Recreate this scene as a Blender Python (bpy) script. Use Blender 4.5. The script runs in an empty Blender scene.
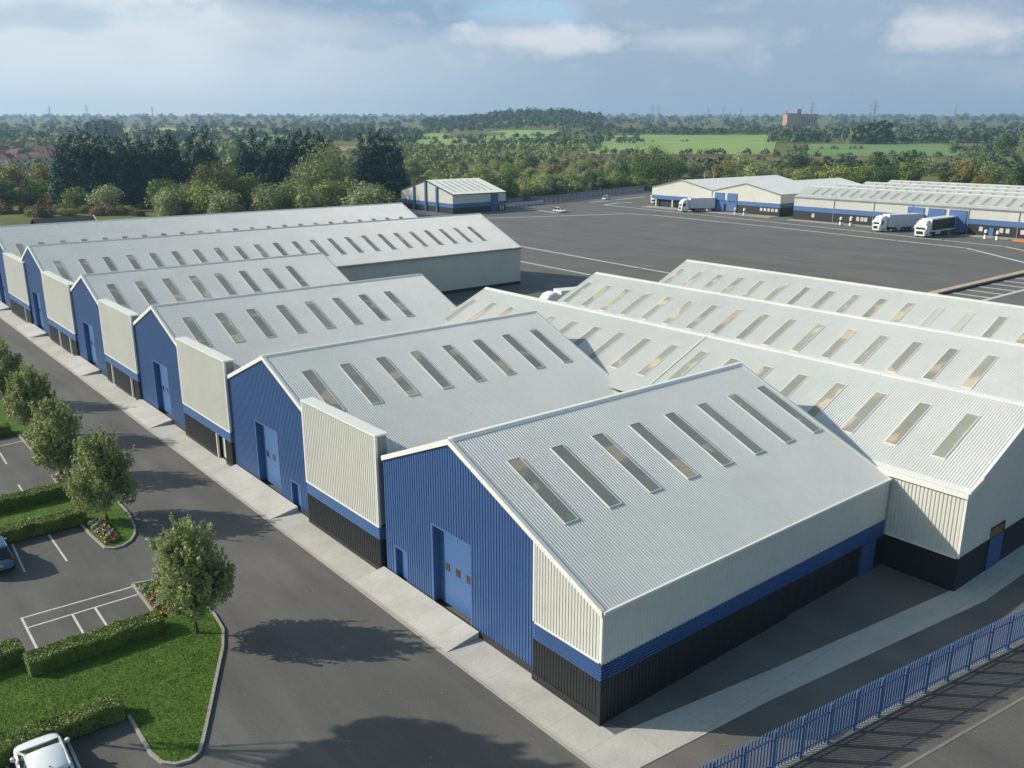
import bpy, bmesh, math, random
import numpy as np
from mathutils import Vector, Matrix
R = math.radians
scene = bpy.context.scene
COL = scene.collection
rnd = random.Random(7)
AZ = R(50.6)                      # camera heading, measured from +X
HX, HY = math.cos(AZ), math.sin(AZ)
RX, RY = math.sin(AZ), -math.cos(AZ)
def W(f, l):                      # forward / lateral metres -> world x, y
    return f*HX + l*RX, f*HY + l*RY
def FL(x, y):
    return x*HX + y*HY, x*RX + y*RY

# ------------------------------------------------------------------ helpers
ORG = {}
def org(o):
    return ORG.get(o.name, Vector((0, 0, 0))) if o is not None else Vector((0, 0, 0))
def tag(o, label=None, cat=None, group=None, kind=None):
    if label: o['label'] = label
    if cat: o['category'] = cat
    if group: o['group'] = group
    if kind: o['kind'] = kind
    return o
def thing(name, loc, label, cat, group=None, rz=0.0):
    o = bpy.data.objects.new(name, None); COL.objects.link(o)
    o.empty_display_size = .3
    o.location = loc; o.rotation_euler = (0, 0, rz)
    ORG[o.name] = Vector(loc)
    return tag(o, label, cat, group)
def link_mesh(name, me, mats, parent=None):
    o = bpy.data.objects.new(name, me); COL.objects.link(o)
    if mats:
        for m in (mats if isinstance(mats, (list, tuple)) else [mats]): me.materials.append(m)
    if parent is not None:
        o.parent = parent
        ORG[o.name] = org(parent)
    return o
class MB:
    def __init__(s): s.v = []; s.f = []; s.m = []
    def quad(s, a, b, c, d, m=0):
        n = len(s.v); s.v += [tuple(a), tuple(b), tuple(c), tuple(d)]; s.f.append((n, n+1, n+2, n+3)); s.m.append(m)
    def poly(s, pts, m=0):
        n = len(s.v); s.v += [tuple(p) for p in pts]; s.f.append(tuple(range(n, n+len(pts)))); s.m.append(m)
    def hexa(s, p, m=0):          # 8 corners: bottom 4 ccw, top 4 ccw
        n = len(s.v); s.v += [tuple(q) for q in p]
        for f in ((3,2,1,0),(4,5,6,7),(0,1,5,4),(1,2,6,5),(2,3,7,6),(3,0,4,7)):
            s.f.append(tuple(n+i for i in f)); s.m.append(m)
    def box(s, x0, x1, y0, y1, z0, z1, m=0):
        s.hexa([(x0,y0,z0),(x1,y0,z0),(x1,y1,z0),(x0,y1,z0),(x0,y0,z1),(x1,y0,z1),(x1,y1,z1),(x0,y1,z1)], m)
    def bar(s, a, b, w, h, up=(0,0,1), m=0):   # rectangular bar from a to b
        a = Vector(a); b = Vector(b); d = (b-a).normalized(); up = Vector(up)
        sd = d.cross(up)
        if sd.length < 1e-5: sd = d.cross(Vector((1,0,0)))
        sd.normalize(); u = sd.cross(d).normalized()
        sd = sd*(w/2); u = u*(h/2)
        s.hexa([a-sd-u, a+sd-u, b+sd-u, b-sd-u, a-sd+u, a+sd+u, b+sd+u, b-sd+u], m)
    def tube(s, pts, rads, n=8, m=0, cap=True):
        pts = [Vector(p) for p in pts]; rings = []
        for i, p in enumerate(pts):
            d = (pts[min(i+1, len(pts)-1)] - pts[max(i-1, 0)]).normalized()
            a = d.cross(Vector((0,0,1)))
            if a.length < 1e-3: a = d.cross(Vector((1,0,0)))
            a.normalize(); b = d.cross(a)
            st = len(s.v)
            for k in range(n):
                t = 2*math.pi*k/n
                s.v.append(tuple(p + (a*math.cos(t) + b*math.sin(t))*rads[i]))
            rings.append(st)
        for r0, r1 in zip(rings, rings[1:]):
            for k in range(n):
                s.f.append((r0+k, r0+(k+1) % n, r1+(k+1) % n, r1+k)); s.m.append(m)
        if cap:
            s.f.append(tuple(rings[0]+k for k in range(n))[::-1]); s.m.append(m)
            s.f.append(tuple(rings[-1]+k for k in range(n))); s.m.append(m)
    def loft(s, rings, m=0, close=True, caps=True):
        n = len(rings[0]); st = []
        for r in rings: st.append(len(s.v)); s.v += [tuple(p) for p in r]
        for a, b in zip(st, st[1:]):
            for k in range(n if close else n-1):
                s.f.append((a+k, a+(k+1) % n, b+(k+1) % n, b+k)); s.m.append(m)
        if caps:
            s.f.append(tuple(st[0]+k for k in range(n))[::-1]); s.m.append(m)
            s.f.append(tuple(st[-1]+k for k in range(n))); s.m.append(m)
    def mesh(s, name, origin=(0,0,0), smooth=False):
        me = bpy.data.meshes.new(name); o = Vector(origin)
        me.from_pydata([tuple(Vector(v)-o) for v in s.v], [], s.f)
        me.polygons.foreach_set('material_index', s.m)
        if smooth: me.polygons.foreach_set('use_smooth', [True]*len(me.polygons))
        me.update(); return me
    def build(s, name, mat, parent=None, smooth=False, bevel=0, fixn=True):
        me = s.mesh(name, org(parent), smooth)
        if fixn:
            bm = bmesh.new(); bm.from_mesh(me); bmesh.ops.recalc_face_normals(bm, faces=bm.faces); bm.to_mesh(me); bm.free()
        o = link_mesh(name, me, mat, parent)
        if bevel:
            b = o.modifiers.new('b', 'BEVEL'); b.width = bevel; b.segments = 2; b.limit_method = 'ANGLE'
        return o
def struct(name, mb, mat, **k):
    o = mb.build(name, mat, None, **k); o['kind'] = 'structure'; return o
def copy_tree(o, parent=None, loc=None, rz=None):
    c = o.copy(); COL.objects.link(c)
    if parent is not None: c.parent = parent
    if loc is not None: c.location = loc
    if rz is not None: c.rotation_euler = (0, 0, rz)
    for ch in list(o.children): copy_tree(ch, c)
    return c

# ------------------------------------------------------------------ materials
def nodes(name):
    m = bpy.data.materials.new(name); m.use_nodes = True
    nt = m.node_tree; b = nt.nodes['Principled BSDF']
    return m, nt, b
def N(nt, t, **k):
    n = nt.nodes.new(t)
    for a, v in k.items(): setattr(n, a, v)
    return n
def noise(nt, scale, detail=4, rough=.55, vec=None, stretch=None):
    n = N(nt, 'ShaderNodeTexNoise'); n.inputs['Scale'].default_value = scale
    n.inputs['Detail'].default_value = detail; n.inputs['Roughness'].default_value = rough
    g = N(nt, 'ShaderNodeNewGeometry').outputs['Position'] if vec is None else vec
    if stretch:
        mp = N(nt, 'ShaderNodeMapping'); mp.inputs['Scale'].default_value = stretch[:3]
        if len(stretch) > 3: mp.inputs['Rotation'].default_value = (0, 0, stretch[3])
        nt.links.new(g, mp.inputs[0]); g = mp.outputs[0]
    nt.links.new(g, n.inputs['Vector']); return n
def ramp(nt, src, stops):
    r = N(nt, 'ShaderNodeValToRGB'); e = r.color_ramp.elements
    while len(e) < len(stops): e.new(.5)
    for i, (p, c) in enumerate(stops):
        e[i].position = p; e[i].color = (*c, 1) if len(c) == 3 else c
    nt.links.new(src, r.inputs[0]); return r
def mixc(nt, fac, a, b, mode='MIX'):
    n = N(nt, 'ShaderNodeMix', data_type='RGBA', blend_type=mode)
    for sock, v in ((0, fac), (6, a), (7, b)):
        if isinstance(v, bpy.types.NodeSocket): nt.links.new(v, n.inputs[sock])
        elif sock == 0: n.inputs[0].default_value = v
        else: n.inputs[sock].default_value = (*v, 1)
    return n.outputs[2]
def g(v): return (v, v, v)
def simple(name, col, rough=.6, var=.08, scale=1.5, spec=.5, metal=0, bump=0, bscale=40, stretch=None, fine=0):
    m, nt, b = nodes(name)
    n = noise(nt, scale, 5, .6, stretch=stretch)
    r = ramp(nt, n.outputs[0], [(.3, g(1-var)), (.7, g(1+var))])
    c = mixc(nt, 1., col, r.outputs[0], 'MULTIPLY')
    if fine:
        n2 = noise(nt, scale*14, 3)
        r2 = ramp(nt, n2.outputs[0], [(.3, g(1-fine)), (.7, g(1+fine))])
        c = mixc(nt, 1., c, r2.outputs[0], 'MULTIPLY')
    nt.links.new(c, b.inputs['Base Color'])
    b.inputs['Roughness'].default_value = rough; b.inputs['Metallic'].default_value = metal
    b.inputs['Specular IOR Level'].default_value = spec
    if bump:
        nb = noise(nt, bscale, 4); bp = N(nt, 'ShaderNodeBump'); bp.inputs['Strength'].default_value = bump
        bp.inputs['Distance'].default_value = .05
        nt.links.new(nb.outputs[0], bp.inputs['Height']); nt.links.new(bp.outputs[0], b.inputs['Normal'])
    return m
def asphalt(name, col, streak=None, amp=.16, fine=.16):
    m, nt, b = nodes(name)
    n1 = noise(nt, .12, 6, .62); r1 = ramp(nt, n1.outputs[0], [(.3, g(1-amp)), (.7, g(1+amp))])
    n2 = noise(nt, 9, 4, .7); r2 = ramp(nt, n2.outputs[0], [(.3, g(1-fine)), (.7, g(1+fine))])
    n3 = noise(nt, .55, 4, .6, stretch=streak or (1, .12, 1)); r3 = ramp(nt, n3.outputs[0], [(.35, g(.84)), (.65, g(1.09))])
    c = mixc(nt, 1., col, r1.outputs[0], 'MULTIPLY'); c = mixc(nt, 1., c, r2.outputs[0], 'MULTIPLY'); c = mixc(nt, 1., c, r3.outputs[0], 'MULTIPLY')
    # scattered pale chips and old patches
    v = N(nt, 'ShaderNodeTexVoronoi'); v.inputs['Scale'].default_value = 1.1
    nt.links.new(N(nt, 'ShaderNodeNewGeometry').outputs['Position'], v.inputs['Vector'])
    rv = ramp(nt, v.outputs['Distance'], [(.0, g(1)), (.045, g(1)), (.05, g(0))])
    rv.color_ramp.interpolation = 'LINEAR'
    c = mixc(nt, rv.outputs[0], c, tuple(min(1, x*1.9) for x in col))
    nt.links.new(c, b.inputs['Base Color']); b.inputs['Roughness'].default_value = .8
    b.inputs['Specular IOR Level'].default_value = .35
    nb = noise(nt, 30, 3, .7); bp = N(nt, 'ShaderNodeBump'); bp.inputs['Strength'].default_value = .35; bp.inputs['Distance'].default_value = .02
    nt.links.new(nb.outputs[0], bp.inputs['Height']); nt.links.new(bp.outputs[0], b.inputs['Normal'])
    return m
def sheet_metal(name, col, rough=.42, spec=.5, grime=.12, streak=(1, 1, 1)):
    m, nt, b = nodes(name)
    n1 = noise(nt, .25, 5, .6); r1 = ramp(nt, n1.outputs[0], [(.3, g(1-grime)), (.7, g(1+grime*.5))])
    n2 = noise(nt, 1.6, 6, .7, stretch=streak); r2 = ramp(nt, n2.outputs[0], [(.3, g(1-grime*.6)), (.65, g(1.03))])
    c = mixc(nt, 1., col, r1.outputs[0], 'MULTIPLY'); c = mixc(nt, 1., c, r2.outputs[0], 'MULTIPLY')
    nt.links.new(c, b.inputs['Base Color'])
    b.inputs['Roughness'].default_value = rough; b.inputs['Specular IOR Level'].default_value = spec
    return m
def foliage(name, c1, c2, scale=.6, rough=.6, sheen=0, trans=.25, hue=.5):
    m, nt, b = nodes(name)
    oi = N(nt, 'ShaderNodeObjectInfo'); n = noise(nt, scale, 4, .6)
    ad = N(nt, 'ShaderNodeMath', operation='MULTIPLY_ADD'); nt.links.new(oi.outputs['Random'], ad.inputs[0]); ad.inputs[1].default_value = hue; ad.inputs[2].default_value = -hue/2
    s = N(nt, 'ShaderNodeMath', operation='ADD'); nt.links.new(n.outputs[0], s.inputs[0]); nt.links.new(ad.outputs[0], s.inputs[1])
    r = ramp(nt, s.outputs[0], [(.25, c1), (.75, c2)])
    nt.links.new(r.outputs[0], b.inputs['Base Color']); b.inputs['Roughness'].default_value = rough
    b.inputs['Specular IOR Level'].default_value = .35
    if trans:
        t = N(nt, 'ShaderNodeBsdfTranslucent'); nt.links.new(r.outputs[0], t.inputs[0])
        mx = N(nt, 'ShaderNodeMixShader'); mx.inputs[0].default_value = trans
        nt.links.new(b.outputs[0], mx.inputs[1]); nt.links.new(t.outputs[0], mx.inputs[2])
        nt.links.new(mx.outputs[0], nt.nodes['Material Output'].inputs[0])
    return m

M = {}
M['roof'] = sheet_metal('roof sheet', (.655, .66, .635), .42, .5, .06)
M['cream'] = sheet_metal('cream cladding', (.60, .60, .545), .5, .4, .06)
M['white'] = sheet_metal('white trim', (.74, .73, .68), .45, .5, .05)
M['blue'] = sheet_metal('blue cladding', (.047, .108, .26), .45, .45, .07)
M['bluelight'] = sheet_metal('blue door paint', (.062, .138, .31), .45, .45, .05)
M['black'] = sheet_metal('black cladding', (.022, .024, .027), .5, .4, .12)
M['plinth'] = sheet_metal('plinth', (.03, .034, .036), .6, .4, .1)
M['gutter'] = sheet_metal('gutter grey', (.20, .22, .23), .5, .4, .1)
M['asphalt'] = asphalt('asphalt', (.120, .114, .108))
M['yard'] = asphalt('yard asphalt', (.150, .142, .132), streak=(.5, .07, 1, .5), amp=.1)
M['roadblue'] = asphalt('road asphalt', (.085, .092, .098))
M['paving'] = asphalt('brown paving', (.128, .114, .107), amp=.1)
M['concrete'] = simple('concrete', (.46, .44, .39), .85, .16, .5, .3, bump=.2, bscale=20, fine=.1)
M['kerb'] = simple('kerb stone', (.34, .32, .28), .85, .12, 1.5, .3, fine=.1)
M['kerbdark'] = simple('worn kerb stone', (.20, .20, .18), .85, .15, 1.5, .3, fine=.1)
M['beige'] = simple('beige kerb', (.50, .39, .28), .85, .08, .5, .3)
M['soil'] = simple('soil', (.07, .05, .035), .95, .3, 2, .2)
M['grass'] = simple('lawn grass', (.085, .155, .028), .9, .22, .9, .15, bump=.6, bscale=25, fine=.25)
M['glass'] = simple('dark glass', (.02, .025, .03), .08, .1, 1, .6)
M['brownglass'] = simple('brown glass', (.05, .042, .034), .12, .2, 3, .6)
M['rubber'] = simple('rubber', (.02, .02, .02), .8, .1, 3, .3)
M['chrome'] = simple('alloy', (.45, .46, .47), .3, .05, 3, .5, .8)
M['carwhite'] = simple('white car paint', (.74, .76, .78), .18, .02, 1, .6)
M['carblue'] = simple('blue car paint', (.10, .19, .30), .18, .04, 1, .6)
M['carsilver'] = simple('pale car paint', (.72, .72, .70), .25, .03, 1, .6)
M['redlamp'] = simple('red lamp', (.45, .015, .02), .2, .05, 3, .6)
M['headlamp'] = simple('headlamp', (.55, .58, .60), .1, .05, 3, .7)
M['plate'] = simple('yellow plate', (.75, .52, .03), .5, .03, 3, .4)
M['truckwhite'] = simple('truck white', (.76, .76, .74), .4, .06, 1.2, .5)
M['truckgrey'] = simple('trailer grey', (.58, .62, .66), .5, .08, .8, .4)
M['curtain'] = simple('black curtain side', (.035, .035, .037), .55, .2, .8, .4)
M['orange'] = simple('orange', (.6, .2, .05), .7, .1, 2, .3)
M['fence'] = simple('fence blue', (.075, .130, .27), .4, .08, 2, .5)
M['fencedark'] = simple('fence dark blue', (.028, .042, .085), .6, .15, 2, .4)
M['bark'] = simple('bark', (.10, .08, .06), .9, .25, 6, .2, bump=.4, bscale=30)
M['brick'] = simple('red brick', (.40, .24, .18), .9, .12, .3, .2)
M['redroof'] = simple('tiled roof', (.20, .105, .085), .9, .2, .3, .2)
M['render'] = simple('house render', (.52, .48, .44), .9, .12, .2, .2)
M['slate'] = simple('dark slate', (.06, .055, .06), .8, .15, .8, .3)
M['steel'] = simple('pylon steel', (.34, .38, .43), .6, .1, 1, .4)
def paintmat():
    m, nt, b = nodes('line paint')
    n = noise(nt, 3.5, 6, .75); r = ramp(nt, n.outputs[0], [(.32, (.22, .21, .20)), (.46, (.60, .59, .56))])
    nt.links.new(r.outputs[0], b.inputs['Base Color']); b.inputs['Roughness'].default_value = .75
    return m
M['paint'] = paintmat()
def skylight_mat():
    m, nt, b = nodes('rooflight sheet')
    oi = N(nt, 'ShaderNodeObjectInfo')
    n = noise(nt, .42, 2, .4, stretch=(1, 1.6, 1, .6)); r = ramp(nt, n.outputs[0], [(.30, (.27, .275, .235)), (.58, (.32, .315, .26)), (.625, (.56, .46, .34)), (.68, (.50, .43, .33))])  # upper stops: cream reflection bands painted into the pane colour
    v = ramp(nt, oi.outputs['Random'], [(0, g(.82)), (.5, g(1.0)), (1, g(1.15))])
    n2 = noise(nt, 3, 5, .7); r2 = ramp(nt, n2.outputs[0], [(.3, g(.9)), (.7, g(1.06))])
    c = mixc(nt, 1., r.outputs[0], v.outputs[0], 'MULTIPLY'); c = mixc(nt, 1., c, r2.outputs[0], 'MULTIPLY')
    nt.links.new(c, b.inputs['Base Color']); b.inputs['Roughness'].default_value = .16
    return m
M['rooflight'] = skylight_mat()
def skylight_pale():
    return simple('faded rooflight sheet', (.46, .455, .41), .45, .05, 1, .4)
M['rooflightpale'] = skylight_pale()
M['leaf'] = foliage('silver leaf', (.20, .25, .08), (.46, .49, .22), .9, .5, trans=.35, hue=.15)
M['hedge'] = foliage('hedge leaf', (.115, .18, .03), (.27, .33, .085), 1.2, .5, trans=.2, hue=.1)
M['hedgecore'] = simple('hedge twigs', (.045, .045, .02), .95, .3, 4, .1)
M['tuft'] = foliage('grass blade', (.10, .175, .024), (.235, .31, .07), .7, .7, trans=.25, hue=0)
M['conifer'] = foliage('conifer', (.008, .046, .044), (.022, .084, .068), .12, .7, trans=.1, hue=.3)
M['willow'] = foliage('willow', (.19, .24, .085), (.40, .43, .21), .15, .7, trans=.2, hue=.7)
M['green'] = foliage('broadleaf', (.13, .20, .04), (.32, .36, .09), .15, .7, trans=.2, hue=.8)
M['darkgreen'] = foliage('dark broadleaf', (.05, .10, .032), (.14, .20, .06), .12, .7, trans=.15, hue=.6)
M['autumn'] = foliage('autumn leaf', (.13, .14, .036), (.28, .24, .065), .15, .7, trans=.2, hue=.7)
M['yellow'] = foliage('yellow leaf', (.22, .18, .02), (.36, .28, .04), .2, .7, trans=.25, hue=.4)
M['heath'] = foliage('heath', (.16, .13, .05), (.32, .21, .11), .08, .8, trans=.1, hue=.6)
M['farwood'] = foliage('far wood', (.030, .068, .036), (.095, .14, .060), .012, .8, trans=.1, hue=.3)
M['scrub'] = foliage('far scrub', (.10, .155, .045), (.27, .30, .11), .02, .8, trans=.1, hue=.3)
for i, c in enumerate([(.55, .5, .42), (.45, .16, .12), (.5, .32, .08), (.62, .58, .55)]):
    M['flower%d' % i] = simple('petals %d' % i, c, .7, .15, 5, .2)

# ------------------------------------------------------------------ corrugated sheets
def ribs(s0, s1, period=.185, depth=.044):
    out = []; n = max(1, round((s1-s0)/period)); p = (s1-s0)/n
    for i in range(n):
        a = s0+i*p
        out += [(a, 0), (a+p*.26, 0), (a+p*.38, depth), (a+p*.88, depth)]
    out.append((s1, 0)); return out
def corr(mb, s0, s1, fA, fB, nrm, period=.185, depth=.044, m=0):
    nrm = Vector(nrm); pr = ribs(s0, s1, period, depth); st = len(mb.v)
    for s, h in pr:
        mb.v.append(tuple(Vector(fA(s))+nrm*h)); mb.v.append(tuple(Vector(fB(s))+nrm*h))
    for i in range(len(pr)-1):
        a = st+2*i; mb.f.append((a, a+1, a+3, a+2)); mb.m.append(m)

ML = .4237                                   # roof slope of the terrace
NS = Vector((0, -ML, 1)).normalized()        # normal of slopes facing the yard side (-Y)
NN = Vector((0, ML, 1)).normalized()
def skylight_proto(length, width, ML):
    """local frame: u = +X, v = down the slope along -Y (slope ML); origin top-left"""
    vdir = Vector((0, -1, -ML)).normalized(); u = Vector((1, 0, 0)); n = Vector((0, -ML, 1)).normalized()
    L = length
    def P(a, b, h): return u*a + vdir*b + n*h
    fr = MB(); t = .055; h = .09
    def blk(a0, a1, b0, b1, h0, h1):
        fr.hexa([P(a0,b0,h0),P(a1,b0,h0),P(a1,b1,h0),P(a0,b1,h0),P(a0,b0,h1),P(a1,b0,h1),P(a1,b1,h1),P(a0,b1,h1)])
    blk(0, t, 0, L, -.02, h); blk(width-t, width, 0, L, -.02, h)
    blk(t, width-t, 0, t, -.02, h); blk(t, width-t, L-t, L, -.02, h)
    pn = MB(); pn.hexa([P(t,t,.02),P(width-t,t,.02),P(width-t,L-t,.02),P(t,L-t,.02),P(t,t,.075),P(width-t,t,.075),P(width-t,L-t,.075),P(t,L-t,.075)])
    return fr.mesh('skylight'), pn.mesh('pane')
SKC = {}
def sk_meshes(m, length):
    if (m, length) not in SKC:
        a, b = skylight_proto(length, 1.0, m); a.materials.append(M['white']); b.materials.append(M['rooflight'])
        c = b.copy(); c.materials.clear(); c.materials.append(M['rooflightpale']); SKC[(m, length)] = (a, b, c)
    return SKC[(m, length)]
def add_skylight(parent, world, rz=0, scale=1, pale=False, m=None, length=5.3):
    SKM = sk_meshes(ML if m is None else m, length); SKP = SKM[2]
    o = bpy.data.objects.new('skylight', SKM[0]); COL.objects.link(o); o.parent = parent
    o.location = Vector(world)-org(parent); o.rotation_euler = (0, 0, rz); o.scale = (scale,)*3
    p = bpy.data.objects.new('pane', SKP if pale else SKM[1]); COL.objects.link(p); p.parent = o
    return o

# ------------------------------------------------------------------ terrace of gabled warehouses
XF, XG = 26.88, 27.17
ZC, ZD, ZB = 9.45, 3.3, 2.3
def big_door(parent, y0, y1, z0, z1, x=XG, depth=.45, win=True, mat='bluelight'):
    d = MB(); d.box(x+depth, x+depth+.08, y0, y1, z0, z1)
    for i in range(1, 6):
        zz = z0+(z1-z0)*i/6; d.box(x+depth-.012, x+depth+.01, y0+.03, y1-.03, zz-.02, zz+.02)
    do = d.build('door', M[mat], parent)
    f = MB(); t = .1
    f.box(x-.05, x+depth+.02, y0-t, y0, z0, z1+t); f.box(x-.05, x+depth+.02, y1, y1+t, z0, z1+t); f.box(x-.05, x+depth+.02, y0, y1, z1, z1+t)
    f.build('frame', M['bluelight'], do)
    if win:
        for k in range(3):
            yc = y0+(y1-y0)*(.22+.28*k)
            w = MB(); w.box(x+depth-.03, x+depth+.005, yc-.2, yc+.2, z0+2.25, z0+2.75)
            w.build('window', M['brownglass'], do)
    return do
def rake_z(y, p, zp): return zp-ML*abs(y-p)
def unit(k, p, zp, xb, yR, label, door, small=None, yL=None, panel=None, openings=(), sky_n=8, sky_y=None, right_end=False, group='blue gabled warehouse units along the service road', zc=ZC, side_mat='cream'):
    yL = yL if yL is not None else p+12.2
    root = thing('warehouse_unit', (XG, p, 0), label, 'warehouse', group)
    # roof slopes
    zr, zl = rake_z(yR, p, zp), rake_z(yL, p, zp)
    xs = XG-.1
    xq = XF+.02 if right_end else xs
    mb = MB()
    corr(mb, xq, xb, lambda s: (s, p, zp), lambda s: (s, yR, zr), NS)
    corr(mb, xs, xb, lambda s: (s, p, zp), lambda s: (s, yL, zl), NN)
    roof = mb.build('roof', M['roof'], root, fixn=False)
    rc = MB(); prof = [(-.24, -.09), (-.24, -.03), (-.04, .10), (.36, .06), (.36, -.1)]
    rc.loft([[(x_, p+a, zp+b) for a, b in prof] for x_ in (xs, xb)])
    rc.build('ridge_cap', M['white'], roof)
    gu = MB(); gu.box(XF+.5, xb, yR-.42, yR+.06, zr-.22, zr-.06)
    if not right_end: gu.build('gutter', M['gutter'], roof)
    # verge trims front and back
    vt = MB()
    yb0 = p-7.15 if not right_end else yR-.02
    for a, b in ((p, yb0), (p, p+7.65)):
        za, zb = rake_z(a, p, zp), rake_z(b, p, zp); XV = XF if (right_end and b < p) else XG-.06
        vt.hexa([(XV-.1, a, za-.24), (XV+.14, a, za-.24), (XV+.14, b, zb-.24), (XV-.1, b, zb-.24), (XV-.1, a, za+.09), (XV+.14, a, za+.09), (XV+.14, b, zb+.09), (XV-.1, b, zb+.09)])
    vt.build('verge_trim', M['white'], roof)
    vb = MB()
    for a, b in ((p, yR), (p, yL)):
        za, zb = rake_z(a, p, zp), rake_z(b, p, zp)
        vb.hexa([(xb-.14, a, za-.25), (xb+.12, a, za-.25), (xb+.12, b, zb-.25), (xb-.14, b, zb-.25), (xb-.14, a, za+.08), (xb+.12, a, za+.08), (xb+.12, b, zb+.08), (xb-.14, b, zb+.08)])
    vb.build('verge_trim', M['white'], roof)
    # blue gable wall with openings
    y0, y1 = p-7.15, p+7.65
    ops = [door] + ([small] if small else [])
    cuts = sorted([y0, y1, p] + [c for d in ops for c in (d[0], d[1])])
    w = MB()
    for a, b in zip(cuts, cuts[1:]):
        zb = .42
        for d in ops:
            if d[0] <= a+.001 and b-.001 <= d[1]: zb = d[3]
        corr(w, a, b, lambda s, z=zb: (XG, s, z), lambda s: (XG, s, rake_z(s, p, zp)-.1), (-1, 0, 0), .25, .04)
    w.build('gable_wall', M['blue'], root, fixn=False)
    segs = [y0]
    for d in sorted(ops): segs += [d[0]-.1, d[1]+.1]
    segs.append(y1)
    for a, b in zip(segs[::2], segs[1::2]):
        if b > a:
            pl = MB(); pl.box(XG-.06, XG+.2, a, b, -.05, .44); pl.build('plinth', M['plinth'], root)
    big_door(root, door[0], door[1], .32, door[3])
    if small:
        d = big_door(root, small[0], small[1], .2, small[3], depth=.3, win=False)
    # cream parapet panel closing the valley on the right of this unit
    if panel:
        a, b = panel
        w = MB(); corr(w, a+.12, b-.12, lambda s: (XF, s, ZD), lambda s: (XF, s, zc-.1), (-1, 0, 0), .25, .04)
        cw = w.build('parapet_wall', M['cream'], root, fixn=False)
        bk = MB(); bk.box(XF+.03, XG+.5, a+.02, b-.02, ZD+.02, zc-.06); bk.build('return', M['gutter'], cw)
        tr = MB()
        tr.box(XF-.06, XG+.62, a, b, zc-.06, zc+.06)
        tr.box(XF-.05, XF+.12, a, a+.13, ZD, zc-.062); tr.box(XF-.05, XF+.12, b-.13, b, ZD, zc-.062)
        tr.box(XF-.06, XF+.12, a, b, ZD-.1, ZD-.002)
        tr.build('trim', M['white'], cw)
        bd = MB()
        for i in range(5):
            z0 = ZB+(ZD-.1-ZB)*i/5; z1 = ZB+(ZD-.1-ZB)*(i+1)/5
            bd.hexa([(XF, a+.03, z0), (XG+.4, a+.03, z0), (XG+.4, b-.03, z0), (XF, b-.03, z0), (XF-.035, a+.03, z1-.03), (XG+.4, a+.03, z1-.03), (XG+.4, b-.03, z1-.03), (XF-.035, b-.03, z1-.03)])
        bd.build('blue_band', M['bluelight'], root)
        cuts = [a+.03] + [c for o_ in openings for c in (o_[0], o_[1])] + [b-.03]
        bl = MB()
        for u0, u1 in zip(cuts[::2], cuts[1::2]):
            corr(bl, u0, u1, lambda s: (XF+.02, s, .3), lambda s: (XF+.02, s, ZB), (-1, 0, 0), .25, .04)
            bl.box(XF+.03, XG+.4, u0, u1, 0, ZB-.01)
            bl.box(XF-.05, XF+.03, u0, u1, -.05, .3)
        bl.build('base_wall', M['black'], root, fixn=False)
        for u0, u1 in openings:
            do = MB(); do.box(XG+.2, XG+.28, u0, u1, 0, ZB-.02); do_ = do.build('door', M['black'], root)
            fr = MB(); fr.box(XF-.02, XF+.16, u1-.2, u1-.02, 0, ZB-.02); fr.box(XG+.1, XG+.19, u0+.1, u1-.35, .1, ZB-.1); fr.build('frame', M['cream'], do_)
    # back and flank closing walls
    bw = MB(); corr(bw, yR, p, lambda s: (xb-.1, s, 0), lambda s: (xb-.1, s, rake_z(s, p, zp)-.1), (1, 0, 0))
    corr(bw, p, yL, lambda s: (xb-.1, s, 0), lambda s: (xb-.1, s, rake_z(s, p, zp)-.1), (1, 0, 0))
    bw.build('rear_wall', M['cream'], root, fixn=False)
    if not right_end:
        sw = MB(); corr(sw, XG+.3, xb-.1, lambda s: (s, yR+.04, .6), lambda s: (s, yR+.04, zr-.08), (0, -1, 0))
        sw.build('side_wall', M[side_mat], root, fixn=False)
        sb = MB(); sb.box(XG+.3, xb-.1, yR-.0, yR+.1, 0, .6); sb.build('plinth', M['black'], root)
    # rooflights
    ty = p-2.45 if sky_y is None else sky_y
    for i in range(sky_n):
        add_skylight(root, (28.95+3.25*i, ty, rake_z(ty, p, zp)))
    return root

P0 = 38.25
u0 = unit(0, P0, 11.4, 53.2, 26.0, 'nearest blue gabled warehouse, at the corner with its shaded black based side wall', (36.75, 40.5, 0, 5.4), (43.5, 44.8, 0, 2.35), right_end=True)
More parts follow.
